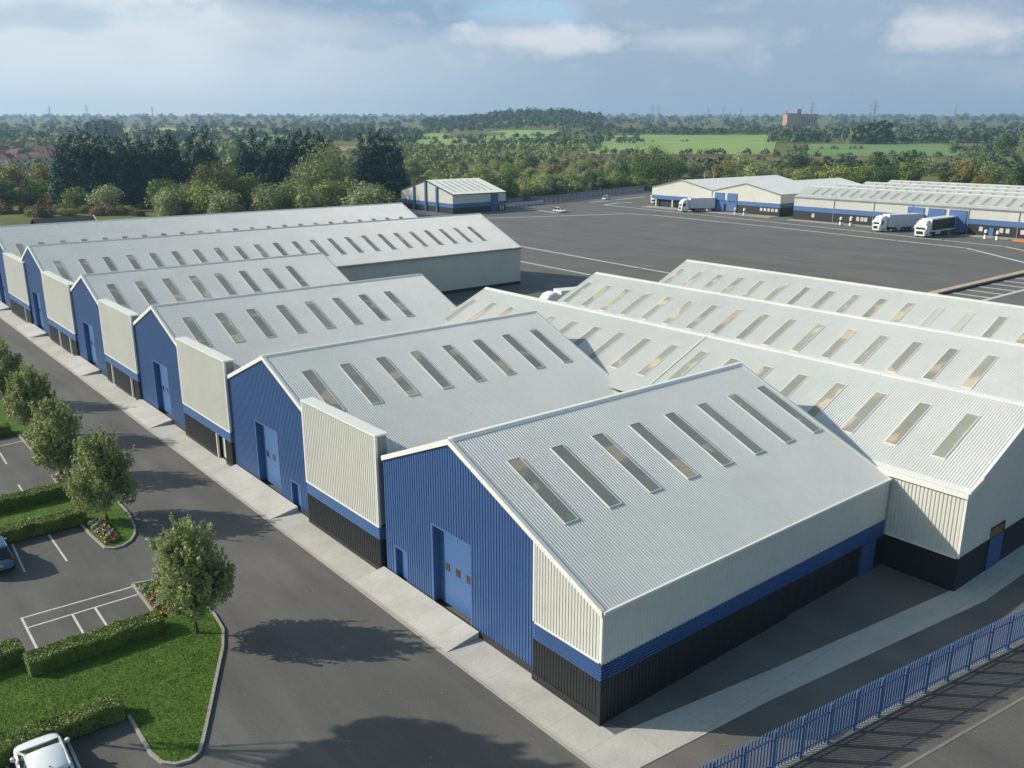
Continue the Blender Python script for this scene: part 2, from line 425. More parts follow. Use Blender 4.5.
# corner part of the nearest unit: cream, blue and black cladding on both faces
def corner_unit(root):
    p, zp, Y = P0, 11.4, 26.0
    y1 = 31.0
    w = MB(); corr(w, Y+.1, y1-.15, lambda s: (XF, s, 3.5), lambda s: (XF, s, rake_z(s, p, zp)-.1), (-1, 0, 0), .215, .035)
    corr(w, XF+.12, 53.1, lambda s: (s, Y, 3.35), lambda s: (s, Y, 6.14), (0, -1, 0), .25, .03)
    cw = w.build('cream_wall', M['cream'], root, fixn=False)
    tr = MB()
    tr.box(XF-.06, XF+.09, Y-.05, Y+.12, 3.42, 6.05)
    tr.box(XF-.06, XF+.1, y1-.16, y1-.03, 3.42, rake_z(y1, p, zp)-.12)
    tr.hexa([(XF-.06, Y-.04, 3.42), (XF+.05, Y-.04, 3.42), (XF+.05, y1-.03, 3.42), (XF-.06, y1-.03, 3.42), (XF-.06, Y-.04, 3.5), (XF+.05, Y-.04, 3.5), (XF+.05, y1-.03, 3.5), (XF-.06, y1-.03, 3.5)])
    tr.box(XF-.02, 53.2, Y-.16, Y-.02, 6.12, 6.26)
    tr.build('trim', M['white'], cw)
    bd = MB()
    for i in range(6):
        z0 = 2.45+.97*i/6; z1 = 2.45+.97*(i+1)/6-.03
        bd.hexa([(XF, Y+.03, z0), (XG+.2, Y+.03, z0), (XG+.2, y1-.1, z0), (XF, y1-.1, z0), (XF-.04, Y-.03, z1), (XG+.2, Y-.03, z1), (XG+.2, y1-.1, z1), (XF-.04, y1-.1, z1)])
        bd.hexa([(XG+.2, Y, z0-.0), (53.15, Y, z0-.25), (53.15, Y+.2, z0-.25), (XG+.2, Y+.2, z0), (XG+.2, Y-.035, z1), (53.15, Y-.035, z1-.18+.03*i), (53.15, Y+.2, z1-.18+.03*i), (XG+.2, Y+.2, z1)])
    bd.box(50.6, 52.2, Y-.05, Y+.2, 0, 2.2)
    bd.build('blue_band', M['blue'], root)
    bl = MB()
    corr(bl, Y+.05, y1-.12, lambda s: (XF+.02, s, .45), lambda s: (XF+.02, s, 2.45), (-1, 0, 0), .215, .03)
    corr(bl, XF+.05, 42.6, lambda s: (s, Y+.02, .0), lambda s: (s, Y+.02, 2.44), (0, -1, 0), .25, .03)
    bl.box(XF-.06, XF+.1, Y-.05, y1+.02, -.05, .45); bl.box(XF-.03, XF+.1, Y-.03, Y+.1, .45, 2.44)
    bl.box(XF-.03, XF+.1, y1-.13, y1-.02, .45, 2.44)
    bl.box(52.2, 53.1, Y, Y+.2, 0, 2.2)
    bl.box(42.6, 50.6, Y-.02, Y+.2, 1.98, 2.26)
    bl.box(XF+.2, 53, Y+.62, Y+.7, 0, 6)
    bl.build('base_wall', M['black'], root, fixn=False)
    d = MB()
    for i in range(8): d.box(42.62+1.0*i, 43.59+1.0*i, Y+.12, Y+.2, 0, 1.98)
    d.build('roller_door', M['black'], root)
corner_unit(u0)
unit(1, 63.1, 11.3, 54.7, 50.3, 'second blue gabled warehouse from the corner, tall cream parapet panel on its right', (61.6, 65.6, 0, 5.5), (58.2, 59.6, 0, 2.2), panel=(46.25, 56.45))
unit(2, 88.5, 11.4, 58.6, 75.9, 'third blue gabled warehouse from the corner, one pale post doorway in its black base', (86.1, 90.2, 0, 5.6), panel=(70.45, 81.7), openings=((71.9, 73.9),))
unit(3, 113.45, 11.4, 58.6, 101.2, 'fourth blue gabled warehouse from the corner, short roof ending before the grey side wall', (111.7, 116.0, 0, 5.4), panel=(95.0, 106.7), openings=((96.6, 97.8), (103.6, 104.7)))
unit(4, 140.4, 12.25, 107.1, 127.75, 'long blue gabled warehouse with about two dozen rooflights and a plain grey side wall', (138.2, 142.4, 0, 5.6), panel=(119.5, 133.5), openings=((121.6, 122.8), (127, 128.2)), sky_n=23, sky_y=135.95)
unit(5, 165.4, 12.9, 105.0, 153.1, 'farthest long warehouse of the row, only tips of its rooflights showing over the next ridge', (163.2, 167.4, 0, 5.6), panel=(144.5, 158.4), openings=((147, 148.2),), sky_n=23, sky_y=159.8, yL=178.0)

# ------------------------------------------------------------------ three span warehouse across the yard corner
def span_shed(name, loc, label, cat, x0, nsp, hw, y0, y1, ze, m, sky, black_z, eave=True, group=None):
    root = thing(name, loc, label, cat, group)
    n0 = Vector((-m, 0, 1)).normalized(); n1 = Vector((m, 0, 1)).normalized()
    zp = ze+m*hw; roof_o = []
    mb = MB()
    for i in range(nsp):
        xr = x0+hw*(2*i+1)
        corr(mb, y0-.1, y1+.1, lambda s, x=xr: (x-hw+.05, s, ze), lambda s, x=xr: (x, s, zp), n0)
        corr(mb, y0-.1, y1+.1, lambda s, x=xr: (x, s, zp), lambda s, x=xr: (x+hw-.05, s, ze), n1)
    ro = mb.build('roof', M['roof'], root, fixn=False)
    rc = MB()
    for i in range(nsp):
        xr = x0+hw*(2*i+1)
        rc.hexa([(xr-.3, y0-.14, zp-.09), (xr, y0-.14, zp+.02), (xr, y1+.14, zp+.02), (xr-.3, y1+.14, zp-.09), (xr-.3, y0-.14, zp-.0), (xr, y0-.14, zp+.11), (xr, y1+.14, zp+.11), (xr-.3, y1+.14, zp-.0)])
        rc.hexa([(xr, y0-.14, zp+.02), (xr+.3, y0-.14, zp-.09), (xr+.3, y1+.14, zp-.09), (xr, y1+.14, zp+.02), (xr, y0-.14, zp+.11), (xr+.3, y0-.14, zp), (xr+.3, y1+.14, zp), (xr, y1+.14, zp+.11)])
        for yy in (y0-.16, y1+.02):
            for a, b in ((xr-hw, xr), (xr, xr+hw)):
                za = ze if a != xr else zp; zb = zp if b == xr else ze
                rc.hexa([(a, yy, za-.25), (b, yy, zb-.25), (b, yy+.14, zb-.25), (a, yy+.14, za-.25), (a, yy, za+.08), (b, yy, zb+.08), (b, yy+.14, zb+.08), (a, yy+.14, za+.08)])
    rc.build('ridge_cap', M['roof'], ro)
    gw = MB(); bw = MB()
    for yy, ny in ((y0, -1), (y1, 1)):
        for i in range(nsp):
            xr = x0+hw*(2*i+1)
            for a, b in ((xr-hw, xr), (xr, xr+hw)):
                corr(gw, a, b, lambda s, y=yy: (s, y, black_z), lambda s, x=xr, y=yy: (s, y, zp-m*abs(s-x)-.08), (0, ny, 0), .25, .03)
        bw.box(x0, x0+2*hw*nsp, yy-.04 if ny < 0 else yy-.06, yy+.06 if ny < 0 else yy+.04, 0, black_z)
    for xx, nx in ((x0, -1), (x0+2*hw*nsp, 1)):
        corr(gw, y0+.05, y1-.05, lambda s, x=xx: (x, s, black_z), lambda s, x=xx: (x, s, ze-.12), (nx, 0, 0), .25, .045)
        bw.box(xx-.03 if nx < 0 else xx-.07, xx+.07 if nx < 0 else xx+.03, y0+.06, y1-.06, 0, black_z)
    return root, ro, gw.build('wall', M['cream'], root, fixn=False), bw, zp
g2, g2roof, g2wall, g2b, g2z = span_shed('warehouse_shed', (53.4, 21.2, 0), 'three span pale warehouse with tan rooflights and a dark grey gable end', 'warehouse', 53.4+.0, 3, 8.9, 21.2, 80.4, 6.53, .44, None, 2.3)
g2b.build('base_wall', M['black'], g2)
tr = MB()
tr.box(53.16, 53.42, 21.04, 38.0, 6.36, 6.72)
tr.hexa([(53.42, 21.04, 6.6), (53.9, 21.04, 6.7), (53.9, 38.0, 6.7), (53.42, 38.0, 6.6), (53.42, 21.04, 6.74), (53.9, 21.04, 6.84), (53.9, 38.0, 6.84), (53.42, 38.0, 6.74)])
tr.hexa([(53.3, 20.98, 6.45), (55.0, 20.98, 6.95), (55.0, 21.2, 6.95), (53.3, 21.2, 6.45), (53.3, 20.98, 6.8), (55.0, 20.98, 7.32), (55.0, 21.2, 7.32), (53.3, 21.2, 6.8)])
tr.box(53.32, 53.5, 21.12, 21.28, 2.3, 6.4)
tr.box(53.3, 53.42, 21.3, 80.3, 2.24, 2.36)
tr.build('trim', M['white'], g2wall)
jt = MB()
xr0 = 62.3
jt.hexa([(54.9, 48.4, 6.53+.44*1.5+.04), (62.2, 48.4, g2z+.0), (62.2, 48.52, g2z), (54.9, 48.52, 6.53+.44*1.5+.04), (54.9, 48.4, 6.53+.44*1.5+.11), (62.2, 48.4, g2z+.08), (62.2, 48.52, g2z+.08), (54.9, 48.52, 6.53+.44*1.5+.11)])
jt.build('joint_cover', M['roof'], g2roof)
dd = MB(); dd.box(57.7, 59.8, 21.1, 21.13, 0, 2.32); d_ = dd.build('door', M['blue'], g2)
ww = MB(); ww.box(57.72, 59.65, 21.12, 21.155, 2.36, 3.0); w_ = ww.build('window', simple('orange reflection paint', (.30, .15, .06), .25, .35, 2, .5), g2)  # orange reflection of the interior painted as the window's base colour
ww = MB(); ww.box(57.62, 59.75, 21.08, 21.12, 3.0, 3.08); ww.box(59.65, 59.75, 21.08, 21.12, 2.32, 3.0); ww.build('frame', M['plinth'], w_)
# rooflights on slopes facing -X: rotate the prototype so that 'down the slope' (-Y local) is -X
for i, xr in enumerate((62.3, 80.1, 97.9)):
    yy = (24.3, 30.6, 27.4)[i]
    j = 0
    while yy < 79.9:
        xt = xr-2.1
        pale = (i == 2 and 40 < yy < 45)
        add_skylight(g2, (xt, yy+.45 if i else yy+.45, g2z-.44*2.1), rz=-math.pi/2, scale=.93, pale=pale, m=.44)
        yy += 3.25; j += 1

# ------------------------------------------------------------------ far sheds on the other side of the yard
def gable_shed():
    x0, x1 = 260.0, 319.0; m = .215; hw = 14.2; zp = 10.3; ze = zp-m*hw
    root = thing('gabled_shed', (x0, 204, 0), 'pale twin gabled shed with blue dock doors on the far side of the yard', 'warehouse')
    nN = Vector((0, m, 1)).normalized(); nS = Vector((0, -m, 1)).normalized()
    mb = MB(); w = MB(); bd = MB(); bl = MB(); tr = MB()
    for p in (218.4, 190.0):
        corr(mb, x0-.2, x1, lambda s: (s, p, zp), lambda s: (s, p-hw+.05, ze), nS, .5)
        corr(mb, x0-.2, x1, lambda s: (s, p, zp), lambda s: (s, p+hw-.05, ze), nN, .5)
        for a, b in ((p-hw, p), (p, p+hw)):
            corr(w, a, b, lambda s: (x0, s, 4.3), lambda s, q=p: (x0, s, zp-m*abs(s-q)-.1), (-1, 0, 0), .5)
            corr(w, a, b, lambda s: (x1, s, 0), lambda s, q=p: (x1, s, zp-m*abs(s-q)-.1), (1, 0, 0), .5)
            za = zp-m*abs(a-p); zb = zp-m*abs(b-p)
            tr.hexa([(x0-.25, a, za-.25), (x0+.1, a, za-.25), (x0+.1, b, zb-.25), (x0-.25, b, zb-.25), (x0-.25, a, za+.1), (x0+.1, a, za+.1), (x0+.1, b, zb+.1), (x0-.25, b, zb+.1)])
    corr(w, x0, x1, lambda s: (s, 175.8, 4.3), lambda s: (s, 175.8, ze-.1), (0, -1, 0), .5)
    corr(w, x0, x1, lambda s: (s, 232.6, 4.3), lambda s: (s, 232.6, ze-.1), (0, 1, 0), .5)
    tr.box(x0-.15, x0+.05, 204, 204.4, 0, ze-.1)
    bd.box(x0-.08, x1-.1, 175.72, 232.68, 2.9, 4.3)
    bl.box(x0+.05, x1-.2, 175.85, 205.5, 0, 2.9); bl.box(x0+1.2, x1-.2, 205.5, 232.5, 0, 2.9)
    ro = mb.build('roof', M['roof'], root, fixn=False); tr.build('verge_trim', M['gutter'], ro)
    w.build('wall', M['cream'], root, fixn=False); bd.build('blue_band', M['bluelight'], root); bl.build('base_wall', M['black'], root)
    for y in (230.5, 222.5, 214.5, 206.2):
        c = MB(); c.box(x0-.02, x0+.3, y-.25, y+.25, 0, 2.9); c.build('column', M['cream'], root)
    for y in (200.8, 195.3):
        d = MB(); d.box(x0-.25, x0-.09, y-2.1, y+2.1, .5, 6.7); do = d.build('dock_door', M['bluelight'], root)
        for k in range(3):
            q = MB(); q.box(x0-.28, x0-.245, y-1.4+1.1*k, y-.8+1.1*k, 3.6, 4.1); q.build('window', M['glass'], do)
    for k in range(5):
        q = MB(); q.box(x0-.1, x0-.0, 176.6+1.5*k, 177.6+1.5*k, 1.5, 2.5); q.build('window', M['render'], root)
gable_shed()
def dock_shed():
    x0, hw, m, ze = 256.0, 8.6, .365, 7.25
    root, ro, wall, bw, zp = span_shed('dock_shed', (x0, 130, 0), 'long pale four span shed with three blue dock doors behind two trucks', 'warehouse', x0, 4, hw, 78, 168, ze, m, None, 3.0)
    bw.build('base_wall', M['black'], root)
    bd = MB(); bd.box(x0-.14, x0+.2, 78.05, 167.9, 2.95, 4.4); bd.build('blue_band', M['bluelight'], root)
    gt = MB(); gt.box(x0-.3, x0+.15, 77.9, 168.1, ze-.3, ze+.02); gt.build('gutter', M['gutter'], ro)
    for y in (153.6, 140.4, 128.4, 112.4, 99.2):
        c = MB(); c.box(x0-.2, x0-.05, y-.1, y+.1, 0, ze-.3); c.build('downpipe', M['gutter'], wall)
    for y in (127.4, 121.3, 115.3):
        d = MB(); d.box(x0-.34, x0-.21, y-2.4, y+2.4, .4, 6.5); d.build('dock_door', M['bluelight'], root)
    for y in (160.6, 147.4, 145.2, 143.8, 142.6, 108.6, 103.2, 101.6, 97.8):
        q = MB(); q.box(x0-.2, x0-.08, y-.5, y+.5, 1.2, 2.4); q.build('window', M['render'], root)
    d = MB(); d.box(x0-.2, x0-.08, 105.2, 106.4, 0, 2.4); d.build('door', M['bluelight'], root)
    for i in range(4):
        xr = x0+hw*(2*i+1)
        for j in range(26):
            y = 80.5+3.3*j
            add_skylight(root, (xr-1.3, y+.5, zp-m*1.3+.03), rz=-math.pi/2, scale=1.0, m=m, length=6.0)
dock_shed()
def small_shed():
    p, hw, m, zp = 270.0, 16.3, .26, 10.8
    x0, x1 = 182.0, 205.5; y0 = p-hw; ze = zp-m*hw; y1 = p+hw
    root = thing('small_shed', (x0, p, 0), 'small detached pale shed with three blue pilasters on its gable', 'warehouse')
    mb = MB()
    corr(mb, x0-.2, x1+.2, lambda s: (s, p, zp), lambda s: (s, y0-.2, ze), Vector((0, -m, 1)).normalized(), .4)
    corr(mb, x0-.2, x1+.2, lambda s: (s, p, zp), lambda s: (s, y1+.2, ze), Vector((0, m, 1)).normalized(), .4)
    ro = mb.build('roof', M['white'], root, fixn=False)
    tr = MB()
    for a, b, za, zb in ((y0-.2, p, ze, zp), (p, y1+.2, zp, ze)):
        tr.hexa([(x0-.3, a, za-.3), (x0, a, za-.3), (x0, b, zb-.3), (x0-.3, b, zb-.3), (x0-.3, a, za+.05), (x0, a, za+.05), (x0, b, zb+.05), (x0-.3, b, zb+.05)])
    tr.box(x0-.2, x1+.2, y0-.35, y0-.15, ze-.25, ze+.03)
    tr.build('verge_trim', M['plinth'], ro)
    w = MB()
    for a, b in ((y0, p), (p, y1)):
        corr(w, a, b, lambda s: (x0, s, 3.4), lambda s: (x0, s, zp-m*abs(s-p)-.1), (-1, 0, 0), .5)
        corr(w, a, b, lambda s: (x1, s, 0), lambda s: (x1, s, zp-m*abs(s-p)-.1), (1, 0, 0), .5)
    corr(w, x0, x1, lambda s: (s, y0, 3.4), lambda s: (s, y0, ze-.1), (0, -1, 0), .5)
    corr(w, x0, x1, lambda s: (s, y1, 3.4), lambda s: (s, y1, ze-.1), (0, 1, 0), .5)
    w.build('wall', M['cream'], root, fixn=False)
    b = MB(); b.box(x0-.08, x1-.05, y0-.08, y1+.08, 2.0, 3.4); b.build('blue_band', M['bluelight'], root)
    b = MB(); b.box(x0-.02, x1-.06, y0-.02, y1+.02, 0, 2.0); b.build('base_wall', M['black'], root)
    for y in (262.9, p-.2, 277.4):
        b = MB(); b.box(x0-.5, x0+.1, y-.5, y+.5, 0, zp-m*abs(y-p)-.4); b.build('pilaster', M['blue'], root)
    b = MB(); b.box(198.6, 201.8, y0-.2, y0-.09, 0, 6.2); b.build('door', M['blue'], root)
    for x in (203.0, 204.2):
        b = MB(); b.box(x-.35, x+.35, y0-.12, y0-.03, .3, 1.9); b.build('window', M['render'], root)
    for i in range(7):
        add_skylight(root, (184.4+2.7*i, p-2.2, zp-m*2.2+.02), rz=0, scale=1.0, m=m, length=12.0, pale=True)
small_shed()
# tiny dark roofed hut behind the farthest roof
root = thing('hut', (46, 206, 0), 'small dark roofed hut peeping over the farthest long roof', 'hut')
b = MB(); b.box(42, 53, 203, 212, 0, 8.0); b.build('wall', M['slate'], root)
b = MB()
for s in (-1, 1): b.quad((41.5, 207.5, 10.2), (53.6, 207.5, 10.2), (53.6, 207.5+5.2*s, 7.6), (41.5, 207.5+5.2*s, 7.6))
ro = b.build('roof', M['slate'], root)
b = MB(); b.poly([(53.45, 203.4, 7.9), (53.45, 211.6, 7.9), (53.45, 207.5, 10.0)]); b.bar((53.6, 202.3, 7.65), (53.6, 207.5, 10.25), .2, .3); b.bar((53.6, 207.5, 10.25), (53.6, 212.7, 7.65), .2, .3); b.build('verge', M['render'], ro)

# ------------------------------------------------------------------ ground, roads, paint
def tz(f):
    t = max(0., f-440.)
    if t < 60: z = .019*t*t/120
    else: z = .019*(t-30)
    if f > 1500: z += .0012*(f-1500)
    return z
def hill(f, l):
    # low wooded rise in the middle distance
    u = l/max(f, 1)
    return 26*math.exp(-((u-.03)/.075)**2)*math.exp(-((f-2300)/700)**2)
def gz(x, y):
    f, l = FL(x, y); return tz(f)+hill(f, l)
def terrain():
    fs = [-150, -60, 0, 60, 120, 180, 240, 300, 330, 345, 360, 390, 420, 460, 500, 560, 620, 700, 800, 900, 1000, 1150, 1300, 1500, 1700, 1900, 2100, 2300, 2500, 2700, 3000, 3400, 3800, 4300, 5000, 5800, 6600]
    us = [i/14 for i in range(-22, 23)]
    v = []; f_ = []
    for f in fs:
        for u in us:
            l = u*(max(f, 120)+140)
            x, y = W(f, l); v.append((x, y, tz(f)+hill(f, l)-(.12 if f < 440 else 0)))
    n = len(us)
    for i in range(len(fs)-1):
        for j in range(n-1):
            a = i*n+j; f_.append((a, a+1, a+n+1, a+n))
    me = bpy.data.meshes.new('ground'); me.from_pydata(v, [], f_); me.polygons.foreach_set('use_smooth', [True]*len(f_))
    m, nt, b = nodes('rough land')
    n1 = noise(nt, .012, 6, .6); r1 = ramp(nt, n1.outputs[0], [(.32, (.10, .13, .035)), (.5, (.16, .165, .06)), (.68, (.22, .18, .085))])
    n2 = noise(nt, .25, 6, .7); r2 = ramp(nt, n2.outputs[0], [(.3, g(.7)), (.7, g(1.2))])
    c = mixc(nt, 1., r1.outputs[0], r2.outputs[0], 'MULTIPLY'); nt.links.new(c, b.inputs['Base Color']); b.inputs['Roughness'].default_value = .95
    b.inputs['Specular IOR Level'].default_value = .1
    o = link_mesh('ground', me, m); o['kind'] = 'structure'
terrain()
def patch(name, corners, mat, dz=.25, n=14):
    """a field draped on the terrain; corners are (forward, lateral/forward) ccw"""
    mb = MB(); idx = {}
    (a, b, c, d) = corners
    for i in range(n+1):
        for j in range(n+1):
            s, t = i/n, j/n
            f = (a[0]*(1-s)+b[0]*s)*(1-t)+(d[0]*(1-s)+c[0]*s)*t
            u = (a[1]*(1-s)+b[1]*s)*(1-t)+(d[1]*(1-s)+c[1]*s)*t
            x, y = W(f, u*f); mb.v.append((x, y, tz(f)+hill(f, u*f)+dz))
    for i in range(n):
        for j in range(n):
            k = i*(n+1)+j; mb.f.append((k, k+n+1, k+n+2, k+1)); mb.m.append(0)
    return struct(name, mb, mat, fixn=False)
M['field'] = foliage('green field', (.175, .295, .06), (.32, .39, .125), .016, .95, trans=0, hue=0)
M['field2'] = foliage('darker pasture', (.10, .205, .055), (.21, .29, .10), .016, .95, trans=0, hue=0)
M['stubble'] = simple('stubble', (.30, .23, .11), .95, .12, .03, .1)
M['meadow'] = simple('dry meadow', (.19, .16, .062), .95, .25, .03, .1, fine=.2)
M['brownland'] = simple('brown rough land', (.135, .095, .05), .95, .25, .03, .1, fine=.2)
def U(px, f=900): return (px-512)/888.5*(.9614+7.7/f)
patch('field', [(815, U(580)), (800, U(772)), (1500, U(778)), (1500, U(598))], M['field'])
patch('field', [(790, U(785)), (790, U(975)), (1080, U(940)), (1080, U(810))], M['field2'], .35)
patch('meadow', [(690, U(560)), (690, U(770)), (822, U(770)), (825, U(580))], M['brownland'], .3)
patch('meadow', [(640, U(690)), (640, U(900)), (785, U(905)), (760, U(690))], M['meadow'], .45)
patch('meadow', [(640, U(940)), (640, U(1060)), (720, U(1060)), (720, U(960))], M['meadow'], .5)
patch('field', [(1080, U(400)), (1000, U(530)), (1500, U(560)), (1600, U(420))], M['field'], .3)
patch('field', [(1700, U(330)), (1700, U(520)), (2050, U(530)), (2050, U(330))], M['field2'], .3)
patch('field', [(980, U(500)), (960, U(600)), (1090, U(590)), (1060, U(500))], M['field'], .5)
patch('field', [(1650, U(590)), (1650, U(700)), (2000, U(705)), (2000, U(600))], M['field2'], .3)
patch('field', [(1250, U(250)), (1230, U(330)), (1500, U(340)), (1500, U(262))], M['field2'], .3)
patch('field', [(1700, U(110)), (1700, U(240)), (2150, U(250)), (2150, U(130))], M['field'], .3)
patch('field', [(1750, U(860)), (1750, U(960)), (2200, U(970)), (2200, U(870))], M['field2'], .3)
patch('stubble', [(900, U(330)), (880, U(352)), (1010, U(362)), (1010, U(338))], M['stubble'], .4)
patch('meadow', [(1000, U(180)), (1000, U(240)), (1140, U(240)), (1140, U(200))], M['field2'], .4)
patch('water', [(1130, U(935)), (1130, U(1080)), (1200, U(1080)), (1200, U(950))], simple('lake water', (.5, .55, .6), .1, .05, 1, .8), .6)
def flat(name, pts, z, mat, dz=0):
    mb = MB(); mb.poly([(p[0], p[1], z) for p in pts]); return struct(name, mb, mat)
flat('yard', [(26, -140), (420, -140), (420, 60), (350, 175), (345, 240), (325, 297), (278, 281), (228, 268), (214, 268), (214, 296), (174, 296), (120, 215), (26, 195)], -.004, M['yard'])
flat('service_road', [(-60, 10), (24.72, 10), (24.72, 230), (-40, 230)], .0, M['asphalt'])
flat('service_road', [(24.72, 17.0), (120, 3), (120, -4), (24.72, 8)], .002, M['asphalt'])
def strip(mb, pts, w, z=.008):
    for a, b in zip(pts, pts[1:]):
        a = Vector((*a, z)); b = Vector((*b, z)); d = (b-a).normalized(); s = Vector((-d.y, d.x, 0))*(w/2)
        e = d*(w*.25)
        mb.quad(a-s-e, b-s+e, b+s+e, a+s-e)
def lines(name, segs, w, z=.008):
    mb = MB()
    for i, pts in enumerate(segs): strip(mb, pts, w, z+.0007*i)
    return struct(name, mb, M['paint'], fixn=False)
lines('yard_marking', [[(143.4, 173), (139.37, 127.18), (137.5, 95)]], .75)
lines('yard_marking', [[(126.2, 152), (124.81, 126.99), (123, 95)]], .75, .012)
lines('yard_marking', [[(160, 243.5), (194.95, 228.92), (228.5, 216.67), (232.4, 208), (231.2, 160), (227.3, 117.56), (225.88, 98.76), (223.44, 95.86), (208, 76)]], 1.0, .012)
lines('yard_marking', [[(249.6, 247.7), (247.8, 219.9), (243.5, 168.6), (240.0, 131.2), (237.2, 110), (236.5, 94.3), (229, 84)]], .9, .016)
lines('yard_marking', [[(249.6, 247.7), (260.9, 251.1), (267, 249.6)], [(254, 260), (293.3, 267)], [(215.1, 254), (212.7, 233.6)]], 1.2, .02)
# raised beige kerb and marked bays in the right of the yard
mb = MB(); mb.box(157, 240, 72.3, 74.2, 0, .16); struct('kerb', mb, M['beige'])
mb = MB(); mb.box(157, 240, 71.6, 72.29, 0, .35); struct('kerb', mb, M['plinth'])
lines('bay_marking', [[(150, 64.55), (240, 64.55)]] + [[(150+5.2*i, 71.2), (150+5.2*i, 65)] for i in range(17)], .8, .024)
# concrete apron with ramps at the doors
mb = MB()
mb.poly([(24.66, 18.5, .02), (26.2, 22.69, .02), (34.84, 21.89, .02), (53.78, 19.37, .02), (58.85, 19.35, .02), (90, 20.6, .02), (90, 21.15, .02), (53.35, 21.15, .02), (53.55, 21.33, .02), (37.13, 23.49, .02), (26.97, 25.03, .02), (26.95, 25.95, .02), (27.1, 26.2, .02), (27.1, 230, .02), (24.66, 230, .02)])
m, nt, bb = nodes('apron concrete')
n1 = noise(nt, .35, 6, .65); r1 = ramp(nt, n1.outputs[0], [(.3, (.41, .395, .355)), (.7, (.55, .53, .48))])
n2 = noise(nt, 7, 5, .7); r2 = ramp(nt, n2.outputs[0], [(.3, g(.9)), (.7, g(1.08))])
c = mixc(nt, 1., r1.outputs[0], r2.outputs[0], 'MULTIPLY')
br = N(nt, 'ShaderNodeTexBrick'); br.offset = 0; br.inputs['Scale'].default_value = 1; br.inputs['Brick Width'].default_value = 3.1; br.inputs['Row Height'].default_value = 2.5; br.inputs['Mortar Size'].default_value = .018
nt.links.new(N(nt, 'ShaderNodeNewGeometry').outputs['Position'], br.inputs['Vector'])
c = mixc(nt, br.outputs['Fac'], c, (.36, .34, .30)); nt.links.new(c, bb.inputs['Base Color']); bb.inputs['Roughness'].default_value = .85
M['apron'] = m
struct('apron', mb, m)
mb = MB(); mb.box(24.5, 24.66, 22.0, 230, -.03, .035); struct('kerb', mb, simple('apron edging', (.40, .35, .30), .85, .1, 1, .3))
for k, (a, b) in enumerate([(35.9, 46.2), (58.6, 70.2), (85.9, 95.2), (110.5, 120), (136.5, 146), (161, 172)]):
    mb = MB(); z = .42
    A = [(24.75, a, .024), (27.05, a, .024), (27.05, a, z), (24.8, b, .024), (27.05, b, .024), (27.05, b, z)]
    mb.poly([A[0], A[2], A[5], A[3]]); mb.poly([A[0], A[1], A[2]]); mb.poly([A[3], A[5], A[4]]); mb.poly([A[1], A[4], A[5], A[2]])
    struct('ramp', mb, M['apron'])
# paving strip and road outside the fence
FD = Vector((14.9, -1.99, 0)).normalized(); FN = Vector((FD.y, -FD.x, 0))     # along the fence / towards the road
FA = Vector((34.21, 18.15, 0))
def FP(t, o, z=0): return FA+FD*t+FN*o+Vector((0, 0, z))
mb = MB(); mb.quad(FP(-12, .1, .012), FP(70, .1, .012), FP(70, 2.95, .012), FP(-12, 2.95, .012)); struct('pavement', mb, M['paving'])
mb = MB(); mb.hexa([FP(-12, 2.8, -.3), FP(70, 2.8, -.3), FP(70, 2.95, -.3), FP(-12, 2.95, -.3), FP(-12, 2.8, .02), FP(70, 2.8, .02), FP(70, 2.95, .02), FP(-12, 2.95, .02)]); struct('kerb', mb, M['kerbdark'])
mb = MB(); mb.quad(FP(-12, 2.95, -.22), FP(70, 2.95, -.22), FP(70, 14, -.22), FP(-12, 14, -.22)); struct('road', mb, M['roadblue'])
mb = MB()
for t in (-2, 1.6, 5.0, 8.4, 11.9, 15.4, 19): mb.quad(FP(t, 4.25, -.213), FP(t+1.0, 4.25, -.213), FP(t+1.0, 4.34, -.213), FP(t, 4.34, -.213))
struct('road_marking', mb, simple('worn dark line', (.05, .052, .055), .8, .1, 2, .3), fixn=False)

# ------------------------------------------------------------------ blue palisade fence
def palisade():
    root = thing('palisade_fence', FP(0, 0), 'tall blue steel palisade fence along the pavement at lower right', 'fence')
    step = 1.875; h = 2.15
    for i in range(-6, 26):
        t = i*step
        pm = MB(); pm.bar(FP(t, .0, 0), FP(t, .0, h+.12), .11, .16, up=FD); pm.build('post', M['fence'], root)
    for i in range(-6, 25):
        t0 = i*step
        pm = MB()
        for k in range(9):
            t = t0+step*(k+.5)/9
            w, d = .042, .018
            b0 = [FP(t-w, -.09-d, .12), FP(t+w, -.09-d, .12), FP(t+w, -.09+d, .12), FP(t-w, -.09+d, .12)]
            b1 = [FP(t-w, -.09-d, h), FP(t+w, -.09-d, h), FP(t+w, -.09+d, h), FP(t-w, -.09+d, h)]
            pm.hexa(b0+b1)
            pm.hexa(b1+[FP(t-.008, -.09-d, h+.14), FP(t+.008, -.09-d, h+.14), FP(t+.008, -.09+d, h+.14), FP(t-.008, -.09+d, h+.14)])
        pn = pm.build('pale_panel', M['fence'], root)
        for z in (.42, h-.3):
            rm = MB(); rm.bar(FP(t0+.05, -.03, z), FP(t0+step-.05, -.03, z), .05, .06); rm.build('rail', M['fence'], pn)
    km = MB(); km.hexa([FP(-12, -.14, 0), FP(48, -.14, 0), FP(48, .13, 0), FP(-12, .13, 0), FP(-12, -.14, .1), FP(48, -.14, .1), FP(48, .13, .1), FP(-12, .13, .1)]); km.build('base_kerb', M['kerb'], root)
palisade()

